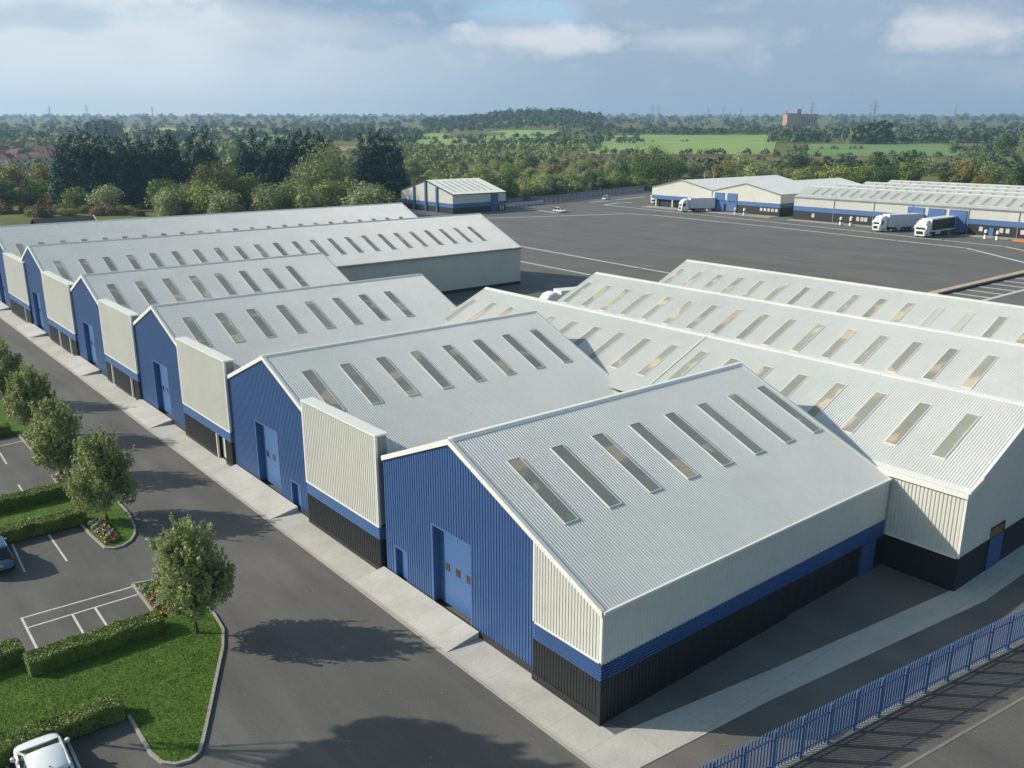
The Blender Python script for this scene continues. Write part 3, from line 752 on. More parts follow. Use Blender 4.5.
# ------------------------------------------------------------------ car park: islands, lines
def kerb_line(name, pts, w=.16, z0=-.02, z1=.13, mat='kerb'):
    mb = MB(); n = len(pts)
    V = [Vector((*p, 0)) for p in pts]; L_ = []; R_ = []
    for i in range(n):
        d = ((V[min(i+1, n-1)]-V[i]).normalized()+(V[i]-V[max(i-1, 0)]).normalized()).normalized()
        s = Vector((-d.y, d.x, 0))*(w/2); L_.append(V[i]+s); R_.append(V[i]-s)
    for i in range(n-1):
        mb.hexa([(*R_[i][:2], z0), (*R_[i+1][:2], z0), (*L_[i+1][:2], z0), (*L_[i][:2], z0), (*R_[i][:2], z1), (*R_[i+1][:2], z1), (*L_[i+1][:2], z1), (*L_[i][:2], z1)])
    return struct(name, mb, M[mat])
def inside(x, y, poly):
    c = False; n = len(poly)
    for i in range(n):
        x1, y1 = poly[i]; x2, y2 = poly[i-1]
        if (y1 > y) != (y2 > y) and x < (x2-x1)*(y-y1)/(y2-y1)+x1: c = not c
    return c
def leaf_mesh(name, P, Nn, size, mat, aspect=.55, seed=0, sub=None):
    """one mesh of folded diamond leaves at P with normals Nn"""
    rs = np.random.RandomState(seed); n = len(P)
    Nn = Nn/np.maximum(np.linalg.norm(Nn, axis=1, keepdims=True), 1e-6)
    a = np.cross(Nn, rs.normal(size=(n, 3))); a /= np.maximum(np.linalg.norm(a, axis=1, keepdims=True), 1e-6)
    b = np.cross(Nn, a)
    s = (size*(.6+.8*rs.rand(n)))[:, None] if np.ndim(size) == 0 else (size*(.6+.8*rs.rand(n)))[:, None]
    tip = P+a*s; tail = P-a*s; l = P+b*s*aspect+Nn*s*.18; r = P-b*s*aspect+Nn*s*.18
    v = np.stack([tip, l, tail, r], 1).reshape(-1, 3)
    me = bpy.data.meshes.new(name); me.vertices.add(4*n); me.vertices.foreach_set('co', v.ravel().astype(np.float32))
    me.loops.add(4*n); me.loops.foreach_set('vertex_index', np.arange(4*n, dtype=np.int32))
    me.polygons.add(n); me.polygons.foreach_set('loop_start', np.arange(0, 4*n, 4, dtype=np.int32))
    try: me.polygons.foreach_set('loop_total', np.full(n, 4, dtype=np.int32))
    except Exception: pass
    me.update(calc_edges=True); me.validate()
    if mat: me.materials.append(mat)
    return me
LAWN = [(13.70, 54.9), (14.78, 54.55), (15.7, 52.6), (16.25, 50.6), (16.3, 48.0), (16.05, 46.0), (15.3, 44.2), (14.0, 41.8), (12.84, 39.64), (11.4, 37.0), (11.0, 36.4), (10.5, 36.15), (9.9, 36.3), (9.45, 36.8), (9.25, 37.8), (9.3, 39.5), (9.33, 41.3), (-30, 41.3), (-30, 51.4), (6.5, 51.4), (6.5, 49.4), (13.55, 49.4)]
ISL2 = [(13.62, 66.4), (13.66, 64.2), (13.85, 61.4), (14.3, 60.95), (14.9, 60.95), (15.6, 61.5), (16.1, 62.3), (16.5, 63.5), (16.9, 66.3), (17.0, 72), (16.6, 76), (15.8, 78.2), (14.35, 78.3), (14.2, 74.2), (-30, 74.2), (-30, 66.3)]
ISL3 = [(14.5, 91.8), (14.5, 85.6), (14.7, 84.7), (15.4, 84.6), (16.6, 86), (17.1, 89), (17.1, 100), (16.6, 103.5), (15.6, 105), (14.5, 105), (14.4, 100.2), (-30, 100.2), (-30, 92.0)]
def island(poly, open_from=-25):
    flat('lawn', poly, .09, M['grass'])
    k = [p for p in poly if p[0] > open_from]
    return k
for poly in (LAWN, ISL2, ISL3): island(poly)
kerb_line('kerb', [p for p in LAWN[:18] if p[0] > -25] )
kerb_line('kerb', [(13.55, 49.4), (13.70, 54.9)])
kerb_line('kerb', ISL2[:14]); kerb_line('kerb', ISL3[:11])
def tufts(polys, n, seed):
    r = random.Random(seed); P = []
    for poly, cnt in polys:
        xs = [p[0] for p in poly]; ys = [p[1] for p in poly]; x0 = max(min(xs), -2); x1 = max(xs)
        while cnt > 0:
            x = r.uniform(x0, x1); y = r.uniform(min(ys), max(ys))
            if inside(x, y, poly): P.append((x, y, .10+r.random()*.03)); cnt -= 1
    P = np.array(P); rs = np.random.RandomState(seed)
    Nn = rs.normal(size=P.shape)*np.array([1, 1, .35])
    return P, Nn
P_, N_ = tufts([(LAWN, 42000), (ISL2, 12000), (ISL3, 7000)], 0, 3)
o = link_mesh('grass', leaf_mesh('grass', P_, N_, .055, M['tuft'], .28, 1), None); o['kind'] = 'stuff'
tag(o, 'short mown grass growing on the car park islands', 'grass')
lines('bay_marking', [[(7.25, 54.95), (13.55, 54.68)], [(7.35, 53.55), (13.5, 53.45)], [(7.3, 55.0), (7.22, 49.9)], [(9.75, 53.5), (9.65, 49.5)], [(11.02, 53.45), (10.95, 49.5)]], .13)
lines('bay_marking', [[(11.36, 66.3), (11.3, 61.1)], [(9.0, 66.3), (8.75, 61.2)], [(6.5, 66.3), (6.3, 61.2)], [(11.75, 78.1), (11.65, 74.5)], [(9.2, 78.1), (9.15, 74.5)]], .13, .012)
lines('bay_marking', [[(11.5, 89.4), (14.45, 89.65)], [(12.12, 87.5), (12.0, 84.0)], [(9.4, 89.4), (9.4, 84)], [(3.9, 41.2), (3.7, 36)], [(6.5, 41.2), (6.35, 36)]], .13, .014)
# flower beds
def flowers(name, poly, n, seed, label):
    r = random.Random(seed); P = []
    xs = [p[0] for p in poly]; ys = [p[1] for p in poly]
    while len(P) < n:
        x = r.uniform(min(xs), max(xs)); y = r.uniform(min(ys), max(ys))
        if inside(x, y, poly):
            hh = .22+.22*math.sin(x*9+1)*math.sin(y*7.3)
            P.append((x, y, .1+max(.05, hh)*r.random()**.4))
    P = np.array(P); rs = np.random.RandomState(seed); Nn = rs.normal(size=P.shape)+np.array([-.3, .3, .9])
    me = leaf_mesh(name, P, Nn, .085, None, .7, seed)
    for k in ('hedge', 'flower0', 'flower1', 'flower2', 'flower3'): me.materials.append(M[k])
    cl = np.array([int(abs(math.sin(math.floor(p[0]*1.9)*12.9+math.floor(p[1]*1.6)*78.2))*4) % 4+1 if r.random() < .62 else 0 for p in P])
    me.polygons.foreach_set('material_index', cl.astype(np.int32))
    o = link_mesh(name, me, None); tag(o, label, 'flowers', None, 'stuff')
flowers('flower_bed', [(13.72, 54.0), (14.6, 53.4), (14.9, 49.6), (13.7, 49.6)], 1900, 1, 'pale and red flowers bordering the kerb beside the nearest round tree')
flowers('flower_bed', [(13.9, 66.1), (14.0, 61.8), (15.0, 61.9), (15.0, 66.1)], 1700, 2, 'cream and orange flowers at the kerb under the tallest car park tree')
flowers('flower_bed', [(14.3, 77.9), (14.35, 74.6), (15.5, 74.6), (15.5, 77.9)], 1300, 4, 'cream and pink flowers just behind the far clipped hedge')
flowers('flower_bed', [(14.6, 91.5), (14.6, 85.5), (15.6, 85.5), (15.6, 91.5)], 1700, 6, 'pinkish flowers along the kerb below the second island tree')
# hedges
def hedge(x0, x1, y0, y1, h, label, seed, extra=None):
    root = thing('hedge', ((x0+x1)/2, (y0+y1)/2, .09), label, 'hedge')
    boxes = [(x0, x1, y0, y1)] + (extra or [])
    c = MB(); P = []; Nn = []; rs = np.random.RandomState(seed)
    for (a, b, y_0, y_1) in boxes:
        c.box(a+.1, b-.1, y_0+.1, y_1-.1, .09, h-.08)
        area = [((b-a)*(y_1-y_0), 't'), ((b-a)*h, 's'), ((b-a)*h, 'n'), ((y_1-y_0)*h, 'e'), ((y_1-y_0)*h, 'w')]
        a_ = max(a, -3)
        for ar, k in area:
            if k in 'tsn': ar *= (b-a_)/(b-a)
            n = int(ar*800); q = rs.rand(n, 3); e = rs.normal(scale=.035, size=n)
            X = a_+(b-a_)*q[:, 0]; Y = y_0+(y_1-y_0)*q[:, 1]; Z = .1+(h-.1)*q[:, 2]
            wob = .05*np.sin(X*2.3+seed)+.04*np.sin(X*5.1+2*seed)
            if k == 't': Z = h+wob+e; nn = (0, 0, 1)
            if k == 's': Y = y_0+e+wob*.5; nn = (0, -1, .3)
            if k == 'n': Y = y_1+e+wob*.5; nn = (0, 1, .3)
            if k == 'e': X = b+e; nn = (1, 0, .3)
            if k == 'w': X = a_+e; nn = (-1, 0, .3)
            P.append(np.stack([X, Y, Z], 1)); Nn.append(np.tile(nn, (n, 1))+rs.normal(scale=.55, size=(n, 3)))
    P = np.concatenate(P); Nn = np.concatenate(Nn)
    c.build('twigs', M['hedgecore'], root)
    link_mesh('foliage', leaf_mesh('foliage', P-np.array(org(root)), Nn, .052, M['hedge'], .6, seed), None, root)
hedge(6.35, 13.35, 47.85, 49.15, .95, 'clipped box hedge with a corner jog, between the marked bays and the lawn', 1, [(-26, 6.4, 49.55, 50.95)])
hedge(-26, 9.1, 41.15, 42.25, .95, 'low clipped hedge in front of the white parked car', 2)
hedge(-26, 14.0, 66.5, 67.75, .95, 'low hedge beside the blue parked car, edging the narrow grass strip', 3)
hedge(-26, 14.1, 72.6, 73.9, .95, 'low hedge on the far side of the narrow grass strip', 4)
hedge(-26, 14.0, 92.3, 93.5, .95, 'hedge farthest up the car park, half hidden behind tree crowns', 5)

# ------------------------------------------------------------------ trees
def crown_points(rs, n, w, h, z0, nlobe, kind):
    lob = []
    for i in range(nlobe):
        for _ in range(200):
            q = rs.uniform(-1, 1, 3)
            if kind == 'cone':
                t = (q[2]+1)/2; rad = (1-t)**.5*.95+.05
                if math.hypot(q[0], q[1]) > rad: continue
                rr = .13+.20*(1-t)
            elif kind == 'oval':
                t = (q[2]+1)/2; rad = (math.sin(math.pi*min(1, t*.78+.20)))**.7
                if math.hypot(q[0], q[1]) > rad: continue
                rr = .15+.10*rs.rand()
            else:
                if np.linalg.norm(q*np.array([1, 1, .95])) > 1: continue
                rr = .30+.16*rs.rand()
            break
        lob.append((q[0]*w/2*.82, q[1]*w/2*.82, z0+(h-z0)*(q[2]*.46+.5), rr*w/2))
    P = []; Nn = []
    per = np.array([l[3]**2 for l in lob]); per = (per/per.sum()*n).astype(int)+1
    for (x, y, z, r), k in zip(lob, per):
        d = rs.normal(size=(k, 3)); d /= np.linalg.norm(d, axis=1, keepdims=True)
        rad = r*(.45+.75*rs.rand(k)**.8)
        vs = 1.25 if kind == 'cone' else .95
        p = np.stack([x+d[:, 0]*rad, y+d[:, 1]*rad, z+d[:, 2]*rad*vs], 1)
        P.append(p); Nn.append(d+rs.normal(scale=.55, size=(k, 3))+np.array([0, 0, .25]))
    if kind == 'oval':        # upright leafy shoots that break the outline
        for (x, y, z, r) in lob:
            for _ in range(4):
                a = rs.uniform(0, 6.28); o_ = rs.uniform(.3, 1.)*r
                k = 26; t = rs.rand(k); L = rs.uniform(.35, .95)
                dx, dy = math.cos(a)*.35, math.sin(a)*.35
                p = np.stack([x+math.cos(a)*o_+dx*L*t, y+math.sin(a)*o_+dy*L*t, z+r*.6+L*t], 1)+rs.normal(scale=.055, size=(k, 3))
                P.append(p); Nn.append(rs.normal(size=(k, 3))+np.array([0, 0, .3]))
    P = np.concatenate(P); Nn = np.concatenate(Nn)
    P[:, 2] = np.maximum(P[:, 2], .15+.02*h*rs.rand(len(P)))
    return P, Nn, lob
def tree_meshes(seed, h, w, z0, n, leaf, nlobe, kind, mat, limbs=True, tr=.11):
    rs = np.random.RandomState(seed)
    P, Nn, lob = crown_points(rs, n, w, h, z0, nlobe, kind)
    P[:, 2] = np.maximum(P[:, 2], z0*.8)
    cm = leaf_mesh('crown', P, Nn, leaf, mat, .55, seed)
    tb = MB(); top = h*.8
    bend = [Vector((rs.normal()*.03*h*t, rs.normal()*.03*h*t, top*t)) for t in (0, .25, .5, .75, 1)]
    tb.tube(bend, [tr*1.25, tr, tr*.8, tr*.5, tr*.15], 7)
    if limbs:
        for (x, y, z, r) in lob[:12]:
            st = bend[0].lerp(bend[-1], max(.15, min(.8, (z*.55)/top)))
            mid = st.lerp(Vector((x, y, z)), .55)+Vector((0, 0, -.05*h))
            tb.tube([st, mid, (x, y, z)], [tr*.5, tr*.32, tr*.1], 5, cap=False)
    return cm, tb.mesh('trunk')
def place_tree(meshes, loc, label, cat='tree', group=None, rz=0, sc=1, name='tree', sz=None):
    root = thing(name, loc, label, cat, group, rz)
    root.scale = (sc, sc, sz if sz else sc)
    c = bpy.data.objects.new('crown', meshes[0]); COL.objects.link(c); c.parent = root
    t = bpy.data.objects.new('trunk', meshes[1]); COL.objects.link(t); t.parent = root
    if not meshes[1].materials: meshes[1].materials.append(M['bark'])
    return root
TA = tree_meshes(11, 6.7, 4.7, 1.5, 10500, .105, 80, 'oval', M['leaf'])
TB = tree_meshes(12, 6.6, 5.2, .8, 11500, .105, 85, 'oval', M['leaf'])
TC = tree_meshes(13, 6.8, 5.0, 1.0, 10500, .11, 75, 'oval', M['leaf'])
TD = tree_meshes(14, 17.2, 6.2, 10.8, 9000, .2, 60, 'oval', M['leaf'])
place_tree(TA, (14.74, 46.6, .09), 'nearest silvery green young tree, standing alone at the corner of the big lawn', rz=.4, name='young_tree')
place_tree(TB, (15.3, 66.1, .09), 'silvery young tree on the rounded end of the narrow grass island', rz=1.9, name='young_tree')
place_tree(TC, (14.9, 77.4, .09), 'third silvery young tree up the car park, half behind the island tree', rz=4.1, name='young_tree', sc=.97)
place_tree(TA, (15.5, 89.5, .09), 'fourth silvery young tree, its dark trunk showing above a flower bed', rz=2.9, name='young_tree', sc=1.0)
place_tree(TB, (15.5, 103.4, .09), 'farthest silvery young tree, cut by the left edge of the picture', rz=.2, name='young_tree', sc=1.03)
# taller trees outside the frame whose shade falls on the road in front
place_tree(TD, (0.2, 47.6, .09), 'tall tree on the lawn left of the picture', rz=1, name='tall_tree')

# ------------------------------------------------------------------ vehicles
def wheel(parent, x, y, r, w, axis='x', rim=True):
    t = MB(); rings = []
    prof = [(-w/2, r*.55), (-w/2, r*.93), (-w*.32, r), (w*.32, r), (w/2, r*.93), (w/2, r*.55)]
    o = org(parent)
    for k in range(20):
        a = 2*math.pi*k/20
        rings.append([(x+px_, y+pr_*math.cos(a), r+pr_*math.sin(a)) for px_, pr_ in prof])
    rings.append(rings[0])
    m_ = MB(); m_.loft(rings, close=False, caps=False)
    m_.v = [tuple(Vector(v)+o) for v in m_.v]
    wo = m_.build('wheel', M['rubber'], parent, smooth=False)
    if rim:
        q = MB(); q.tube([(x-w*.42, y, r), (x+w*.42, y, r)], [r*.58, r*.58], 14)
        q.v = [tuple(Vector(v)+o) for v in q.v]; q.build('rim', M['chrome'], wo)
def smooth_obj(o, lv=2):
    s = o.modifiers.new('s', 'SUBSURF'); s.levels = lv; s.render_levels = lv
    o.data.polygons.foreach_set('use_smooth', [True]*len(o.data.polygons))
def car(loc, rz, paint, label, group=None, suv=True, plate=True):
    """nose along local +Y, length 4.5, width 1.85"""
    root = thing('parked_car', (0, 0, 0), label, 'car', group)
    H1 = .95 if suv else .85; HT = 1.68 if suv else 1.45
    def sec(y, hw, z0, zb, zs, inset=.06):   # lower body ring
        return [(-hw+.1, y, z0), (-hw, y, z0+.14), (-hw, y, zb-.12), (-hw+inset, y, zs), (0, y, zs+.03), (hw-inset, y, zs), (hw, y, zb-.12), (hw, y, z0+.14), (hw-.1, y, z0), (0, y, z0)]
    b = MB()
    L = [(-2.27, .72, .42, .75, .80), (-2.2, .86, .3, .95, .98), (-1.7, .92, .24, H1+.02, H1+.05), (-.9, .93, .22, H1, H1+.03), (.3, .93, .22, H1-.02, H1), (1.0, .93, .22, H1-.03, H1-.0), (1.55, .91, .22, H1-.06, H1-.04), (2.0, .86, .26, H1-.16, H1-.13), (2.2, .74, .34, H1-.28, H1-.25), (2.27, .6, .42, .6, .62)]
    b.loft([sec(*q) for q in L])
    bo = b.build('body', M[paint], root); smooth_obj(bo)
    c = MB()                                  # greenhouse glass
    def gs(y, hw, z, z0): return [(-hw-.1, y, z0), (-hw, y, z), (hw, y, z), (hw+.1, y, z0)]
    c.loft([[(-.80, -2.12, H1), (-.78, -2.10, H1+.1), (.78, -2.10, H1+.1), (.80, -2.12, H1)],
            [(-.84, -1.75, H1), (-.66, -1.72, HT-.06), (.66, -1.72, HT-.06), (.84, -1.75, H1)],
            [(-.86, -.6, H1-.05), (-.67, -.6, HT-.03), (.67, -.6, HT-.03), (.86, -.6, H1-.05)],
            [(-.86, .2, H1-.05), (-.66, -.12, HT-.06), (.66, -.12, HT-.06), (.86, .2, H1-.05)],
            [(-.80, 1.3, H1-.06), (-.78, 1.28, H1+.02), (.78, 1.28, H1+.02), (.80, 1.3, H1-.06)]])
    c.build('windows', M['glass'], root, bevel=.03)
    r = MB()
    def rs_(y, hw, z): return [(-hw, y, z-.05), (-hw+.05, y, z+.0), (0, y, z+.03), (hw-.05, y, z), (hw, y, z-.05), (0, y, z-.06)]
    r.loft([rs_(-1.86, .60, HT-.06), rs_(-1.7, .68, HT-.02), rs_(-.6, .69, HT+.0), rs_(-.25, .68, HT-.02), rs_(-.1, .66, HT-.05)])
    ro = r.build('roof', M[paint], root, smooth=True)
    a_ = MB(); a_.tube([(0, -1.5, HT), (0, -1.62, HT+.1)], [.035, .012], 6); a_.build('aerial', M['rubber'], ro)
    for s in (-1, 1):
        for (p0, p1) in (((s*.80, 1.28, H1+.0), (s*.665, -.1, HT-.05)), ((s*.665, -1.74, HT-.05), (s*.82, -2.1, H1+.05)), ((s*.675, -.55, HT-.03), (s*.87, -.5, H1)), ((s*.672, -.1, HT-.05), (s*.675, -1.74, HT-.05))):
            p = MB(); p.bar(p0, p1, .07, .06); p.build('pillar', M[paint], root)
    for s in (-1, 1):
        q = MB(); q.loft([[(s*.9, .72, H1-.0), (s*.9, .84, H1), (s*.9, .84, H1+.1), (s*.9, .72, H1+.1)], [(s*1.03, .68, H1-.0), (s*1.03, .86, H1-.0), (s*1.03, .84, H1+.16), (s*1.03, .70, H1+.16)], [(s*1.1, .70, H1+.03), (s*1.1, .82, H1+.03), (s*1.1, .80, H1+.13), (s*1.1, .72, H1+.13)]]); q.build('mirror', M[paint], root)
        q = MB(); q.loft([[(s*.66, 2.16, .60), (s*.66, 2.12, .70), (s*.84, 1.96, .74), (s*.86, 1.98, .62)], [(s*.62, 2.24, .60), (s*.62, 2.19, .69), (s*.86, 2.04, .73), (s*.88, 2.06, .62)]]); q.build('headlight', M['headlamp'], root)
        q = MB(); q.hexa([(s*.66, -2.27, .82), (s*.9, -2.1, .82), (s*.9, -2.0, .82), (s*.66, -2.2, .82), (s*.66, -2.25, .97), (s*.89, -2.1, .99), (s*.89, -2.0, .99), (s*.66, -2.2, .97)]); q.build('tail_light', M['redlamp'], root)
    if plate:
        q = MB(); q.box(-.26, .26, -2.31, -2.28, .62, .74); q.build('number_plate', M['plate'], root)
    for x in (-.82, .82):
        for y in (-1.38, 1.4): wheel(root, x, y, .34, .22)
    root.location = loc; root.rotation_euler = (0, 0, rz); root.scale = (1.1, 1.1, 1.1)
    return root
car((5.1, 38.9, .01), R(-2), 'carwhite', 'white parked car with its nose against the low clipped hedge')
car((7.35, 63.9, .01), R(0), 'carblue', 'blue parked car with a yellow rear plate, cut by the left picture edge')
car((214.6, 234.6, .01), R(200), 'carsilver', 'white car driving near the small shed on the open yard')['category'] = 'car'
car((268.2, 265.2, .01), R(115), 'carsilver', 'white car beside the dark boundary fence at the back of the yard')
def truck(loc, rz, label, side='truckgrey', frame=None, Lt=13.0, S=1.18):
    """cab nose at local +Y, origin at the nose on the ground"""
    root = thing('articulated_truck', (0, 0, 0), label, 'truck', None)
    c = MB()
    def ring(y, hw, z0, z1): return [(-hw, y, z0), (-hw, y, z1-.25), (-hw+.2, y, z1), (hw-.2, y, z1), (hw, y, z1-.25), (hw, y, z0)]
    c.loft([ring(0, 1.1, .45, 1.55), ring(-.1, 1.22, .4, 1.75), ring(-.25, 1.24, .4, 3.0), ring(-.75, 1.24, .4, 3.55), ring(-1.6, 1.24, .4, 3.85), ring(-2.2, 1.24, .5, 3.85)])
    cab = c.build('cab', M['truckwhite'], root)
    w = MB(); w.hexa([(-1.08, -.09, 1.8), (1.08, -.09, 1.8), (1.08, -.2, 1.8), (-1.08, -.2, 1.8), (-1.04, -.235, 2.75), (1.04, -.235, 2.75), (1.04, -.4, 2.75), (-1.04, -.4, 2.75)])
    for s in (-1, 1): w.box(s*1.245-.01, s*1.245+.01, -1.25, -.42, 1.75, 2.6)
    w.build('windscreen', M['glass'], cab)
    q = MB(); q.box(-.8, .8, -.02, .03, .75, 1.45); q.build('grille', M['rubber'], cab)
    for s in (-1, 1):
        q = MB(); q.box(s*1.0-.16, s*1.0+.16, -.06, .02, .6, .85); q.build('headlight', M['headlamp'], cab)
        q = MB(); q.box(s*1.4-.12, s*1.4+.12, -.35, -.2, 1.9, 2.7); q.build('mirror', M['truckwhite'], cab)
    ch = MB(); ch.box(-.5, .5, -6.5, -2.0, .55, .95); ch.build('chassis', M['rubber'], root)
    t = MB(); t.box(-1.27, 1.27, -2.75-Lt, -2.75, 1.15, 4.05)
    tr_ = t.build('trailer', M['truckwhite'] if frame else M[side], root)
    if frame:
        for s in (-1, 1):
            q = MB(); q.box(s*1.275-.012, s*1.275+.012, -2.45-Lt, -3.0, 1.45, 3.85); q.build('curtain', M['curtain'], tr_)
    r = MB(); r.box(-1.29, 1.29, -2.78-Lt, -2.72, 4.0, 4.1); r.box(-1.29, 1.29, -2.74-Lt, -2.76, 4.051, 4.085); r.build('trailer_roof', M['truckwhite'], tr_)
    k = MB()
    for s in (-1, 1): k.box(s*1.2-.03, s*1.2+.03, -Lt*.65, -5.2, .55, 1.1)
    k.box(-.5, .5, -2.6-Lt, -4, .8, 1.12); k.build('side_guard', M['truckgrey'], tr_)
    for y in (-1.35, -4.6, -Lt*.72, -Lt*.82, -Lt*.92):
        for x in (-1.08, 1.08): wheel(root, x, y, .5, .32)
    root.location = loc; root.rotation_euler = (0, 0, rz); root.scale = (S, S, S)
    return root
rzT = math.pi/2      # nose towards -X
truck((242.6, 132.0, 0), rzT-.40, 'pale grey articulated truck backed against the left dock of the long shed', Lt=9.9)
truck((238.4, 117.0, 0), rzT, 'white truck with a black curtain sided trailer, right one of the docked pair', frame=True, Lt=11.8)
truck((248.8, 209.2, 0), rzT-.50, 'pale grey articulated truck at the blue dock doors of the twin gabled shed', Lt=7.8)
truck((268.5, 239.5, 0), rzT-.1, 'white truck half hidden behind the left end of the twin gabled shed', Lt=10.4)
truck((89.6, 101.9, 0), rzT-.25, 'white truck whose roof shows over the ridge of the three span warehouse', Lt=10.4, side='truckwhite', S=1.0)
# bollards (white with black band) in pairs along the docks
def bollard(x, y, label):
    root = thing('bollard', (x, y, 0), label, 'bollard', 'white and black dock bollards')
    b = MB(); b.tube([(x, y, 0), (x, y, 1.0)], [.42, .42], 12); b.tube([(x, y, 1.5), (x, y, 2.3)], [.42, .42], 12); b.build('post', M['truckwhite'], root)
    b = MB(); b.tube([(x, y, 1.0), (x, y, 1.5)], [.43, .43], 12); b.build('band', M['black'], root)
    b = MB(); b.tube([(x, y, 2.3), (x, y, 2.45)], [.34, .12], 12); b.build('cap', M['truckwhite'], root)
for x, y, l in ((252.2, 148.6, 'left striped bollard before the pale windows of the long shed'), (252.0, 145.2, 'right striped bollard before the pale windows of the long shed'), (255.2, 190.2, 'left striped bollard right of the twin gabled shed dock doors'), (255.4, 186.6, 'right striped bollard right of the twin gabled shed dock doors'),
                (249.8, 104.6, 'striped bollard in front of the small blue door of the long shed'), (249.2, 101.3, 'rightmost striped bollard, beyond the small blue door of the long shed')):
    bollard(x, y, l)
# dock footway edges
mb = MB(); mb.box(254.6, 260, 176, 233, 0, .15); struct('footway', mb, M['kerb'])
mb = MB(); mb.box(251.5, 256, 78, 112, 0, .15); mb.box(252.5, 256, 134, 168, 0, .15); struct('footway', mb, M['kerb'])
b = MB(); b.box(249.2, 251.2, 93.0, 97.5, 0, .3); b.box(249.5, 250.9, 93.5, 97, .3, .42); tag(b.build('pallet_stack', M['orange']), 'flat orange stack on the ground at the right end of the dock', 'pallets')
# boundary fences at the back of the yard
def back_fence(pts, h, mat, label, step=3.0, name='boundary_fence'):
    root = thing(name, (*pts[0], 0), label, 'fence'); i = 0
    for a, b in zip(pts, pts[1:]):
        a = Vector((*a, 0)); b = Vector((*b, 0)); n = max(1, round((b-a).length/step))
        for k in range(n):
            p = a.lerp(b, k/n); q = a.lerp(b, (k+1)/n)
            m_ = MB(); m_.bar(p, p+Vector((0, 0, h+.1)), .14, .14); m_.build('post', M[mat], root)
            m_ = MB()
            for j in range(7):
                t = p.lerp(q, (j+.5)/7); m_.bar(t+Vector((0, 0, .1)), t+Vector((0, 0, h)), .26, .05, up=(0, 0, 1))
            for z in (.4, h-.4): m_.bar(p+Vector((0, 0, z)), q+Vector((0, 0, z)), .05, .08)
            m_.build('panel', M[mat], root)
back_fence([(206, 264), (228, 266.8), (248, 269.6), (278, 279.5), (318, 289.5), (336, 262)], 3.0, 'fencedark', 'dark blue palisade fence closing the back of the yard')
b = MB()
rl = thing('barrier', (209, 262.6, 0), 'low pale slatted barrier by the small shed', 'barrier')
for k in range(12):
    x = 207+k*2.3; y = 262.2+k*.33
    q = MB(); q.box(x, x+2.0, y, y+.15, .2, 1.5); q.build('panel', M['truckgrey'], rl)
    q = MB(); q.box(x+2.05, x+2.25, y-.05, y+.25, 0, 1.7); q.build('post', M['gutter'], rl)
# taller gate frame behind the fence
gt = thing('tall_fence', (330, 300, 0), 'tall black post and mesh fence beyond the yard corner', 'fence')
for k in range(9):
    x, y = W(436+2*k, (436+2*k)*U(612+9*k, 440)); z = gz(x, y)
    q = MB(); q.box(x-.35, x+.35, y-.35, y+.35, z, z+5.4); q.build('post', M['slate'], gt)
    if k < 8:
        x2, y2 = W(438+2*k, (438+2*k)*U(621+9*k, 440)); q = MB(); q.bar((x, y, z+1.3), (x2, y2, z+1.3), .08, 2.4); q.bar((x, y, z+5.1), (x2, y2, z+5.1), .1, .3); q.build('panel', M['slate'], gt)

# ------------------------------------------------------------------ background trees
VAR = {}
def variants(key, h, w, z0, n, leaf, nl, kind, mat, cnt, tr=.3):
    VAR[key] = [tree_meshes(100+17*i+len(key)*7, h, w, z0, n, leaf, nl, kind, M[mat], limbs=False, tr=tr) for i in range(cnt)]
variants('conifer', 28, 12, 1, 10000, .38, 150, 'cone', 'conifer', 4, .5)
variants('willow', 10, 11, .5, 2600, .40, 34, 'round', 'willow', 4)
variants('willowbig', 20, 23, .8, 9000, .42, 80, 'round', 'willow', 1)
variants('olivebig', 15.5, 18, .8, 8000, .36, 70, 'round', 'autumn', 1)
variants('darkbig', 17, 28, .8, 9000, .42, 80, 'round', 'darkgreen', 1)
variants('green', 10, 10, .5, 2400, .40, 30, 'round', 'green', 4)
variants('dark', 12, 11.5, .6, 2600, .42, 30, 'round', 'darkgreen', 4)
variants('autumn', 10, 10, .5, 2200, .42, 28, 'round', 'autumn', 2)
variants('yellow', 7, 8, .4, 1600, .36, 24, 'round', 'yellow', 1)
variants('heath', 3, 7, .1, 900, .34, 16, 'round', 'heath', 3, .1)
BH = dict(willowbig=20, olivebig=15.5, darkbig=17, conifer=28, willow=10, green=10, dark=12, autumn=10, yellow=7, heath=3)
BW = dict(willowbig=23, olivebig=18, darkbig=28, conifer=12, willow=11, green=10, dark=11.5, autumn=10, yellow=8, heath=7)
NAMES = dict(willowbig='willow_tree', olivebig='broadleaf_tree', darkbig='broadleaf_tree', conifer='conifer_tree', willow='willow_tree', green='broadleaf_tree', dark='broadleaf_tree', autumn='broadleaf_tree', yellow='broadleaf_tree', heath='heath_bush')
def bg(key, f, px, h, w, label, group=None):
    x, y = W(f, f*U(px, f)); v = rnd.choice(VAR[key])
    o = place_tree(v, (x, y, gz(x, y)-.1), label, 'bush' if key == 'heath' else 'tree', group, rnd.uniform(0, 6.28), w/BW[key], NAMES[key], h/BH[key])
    return o
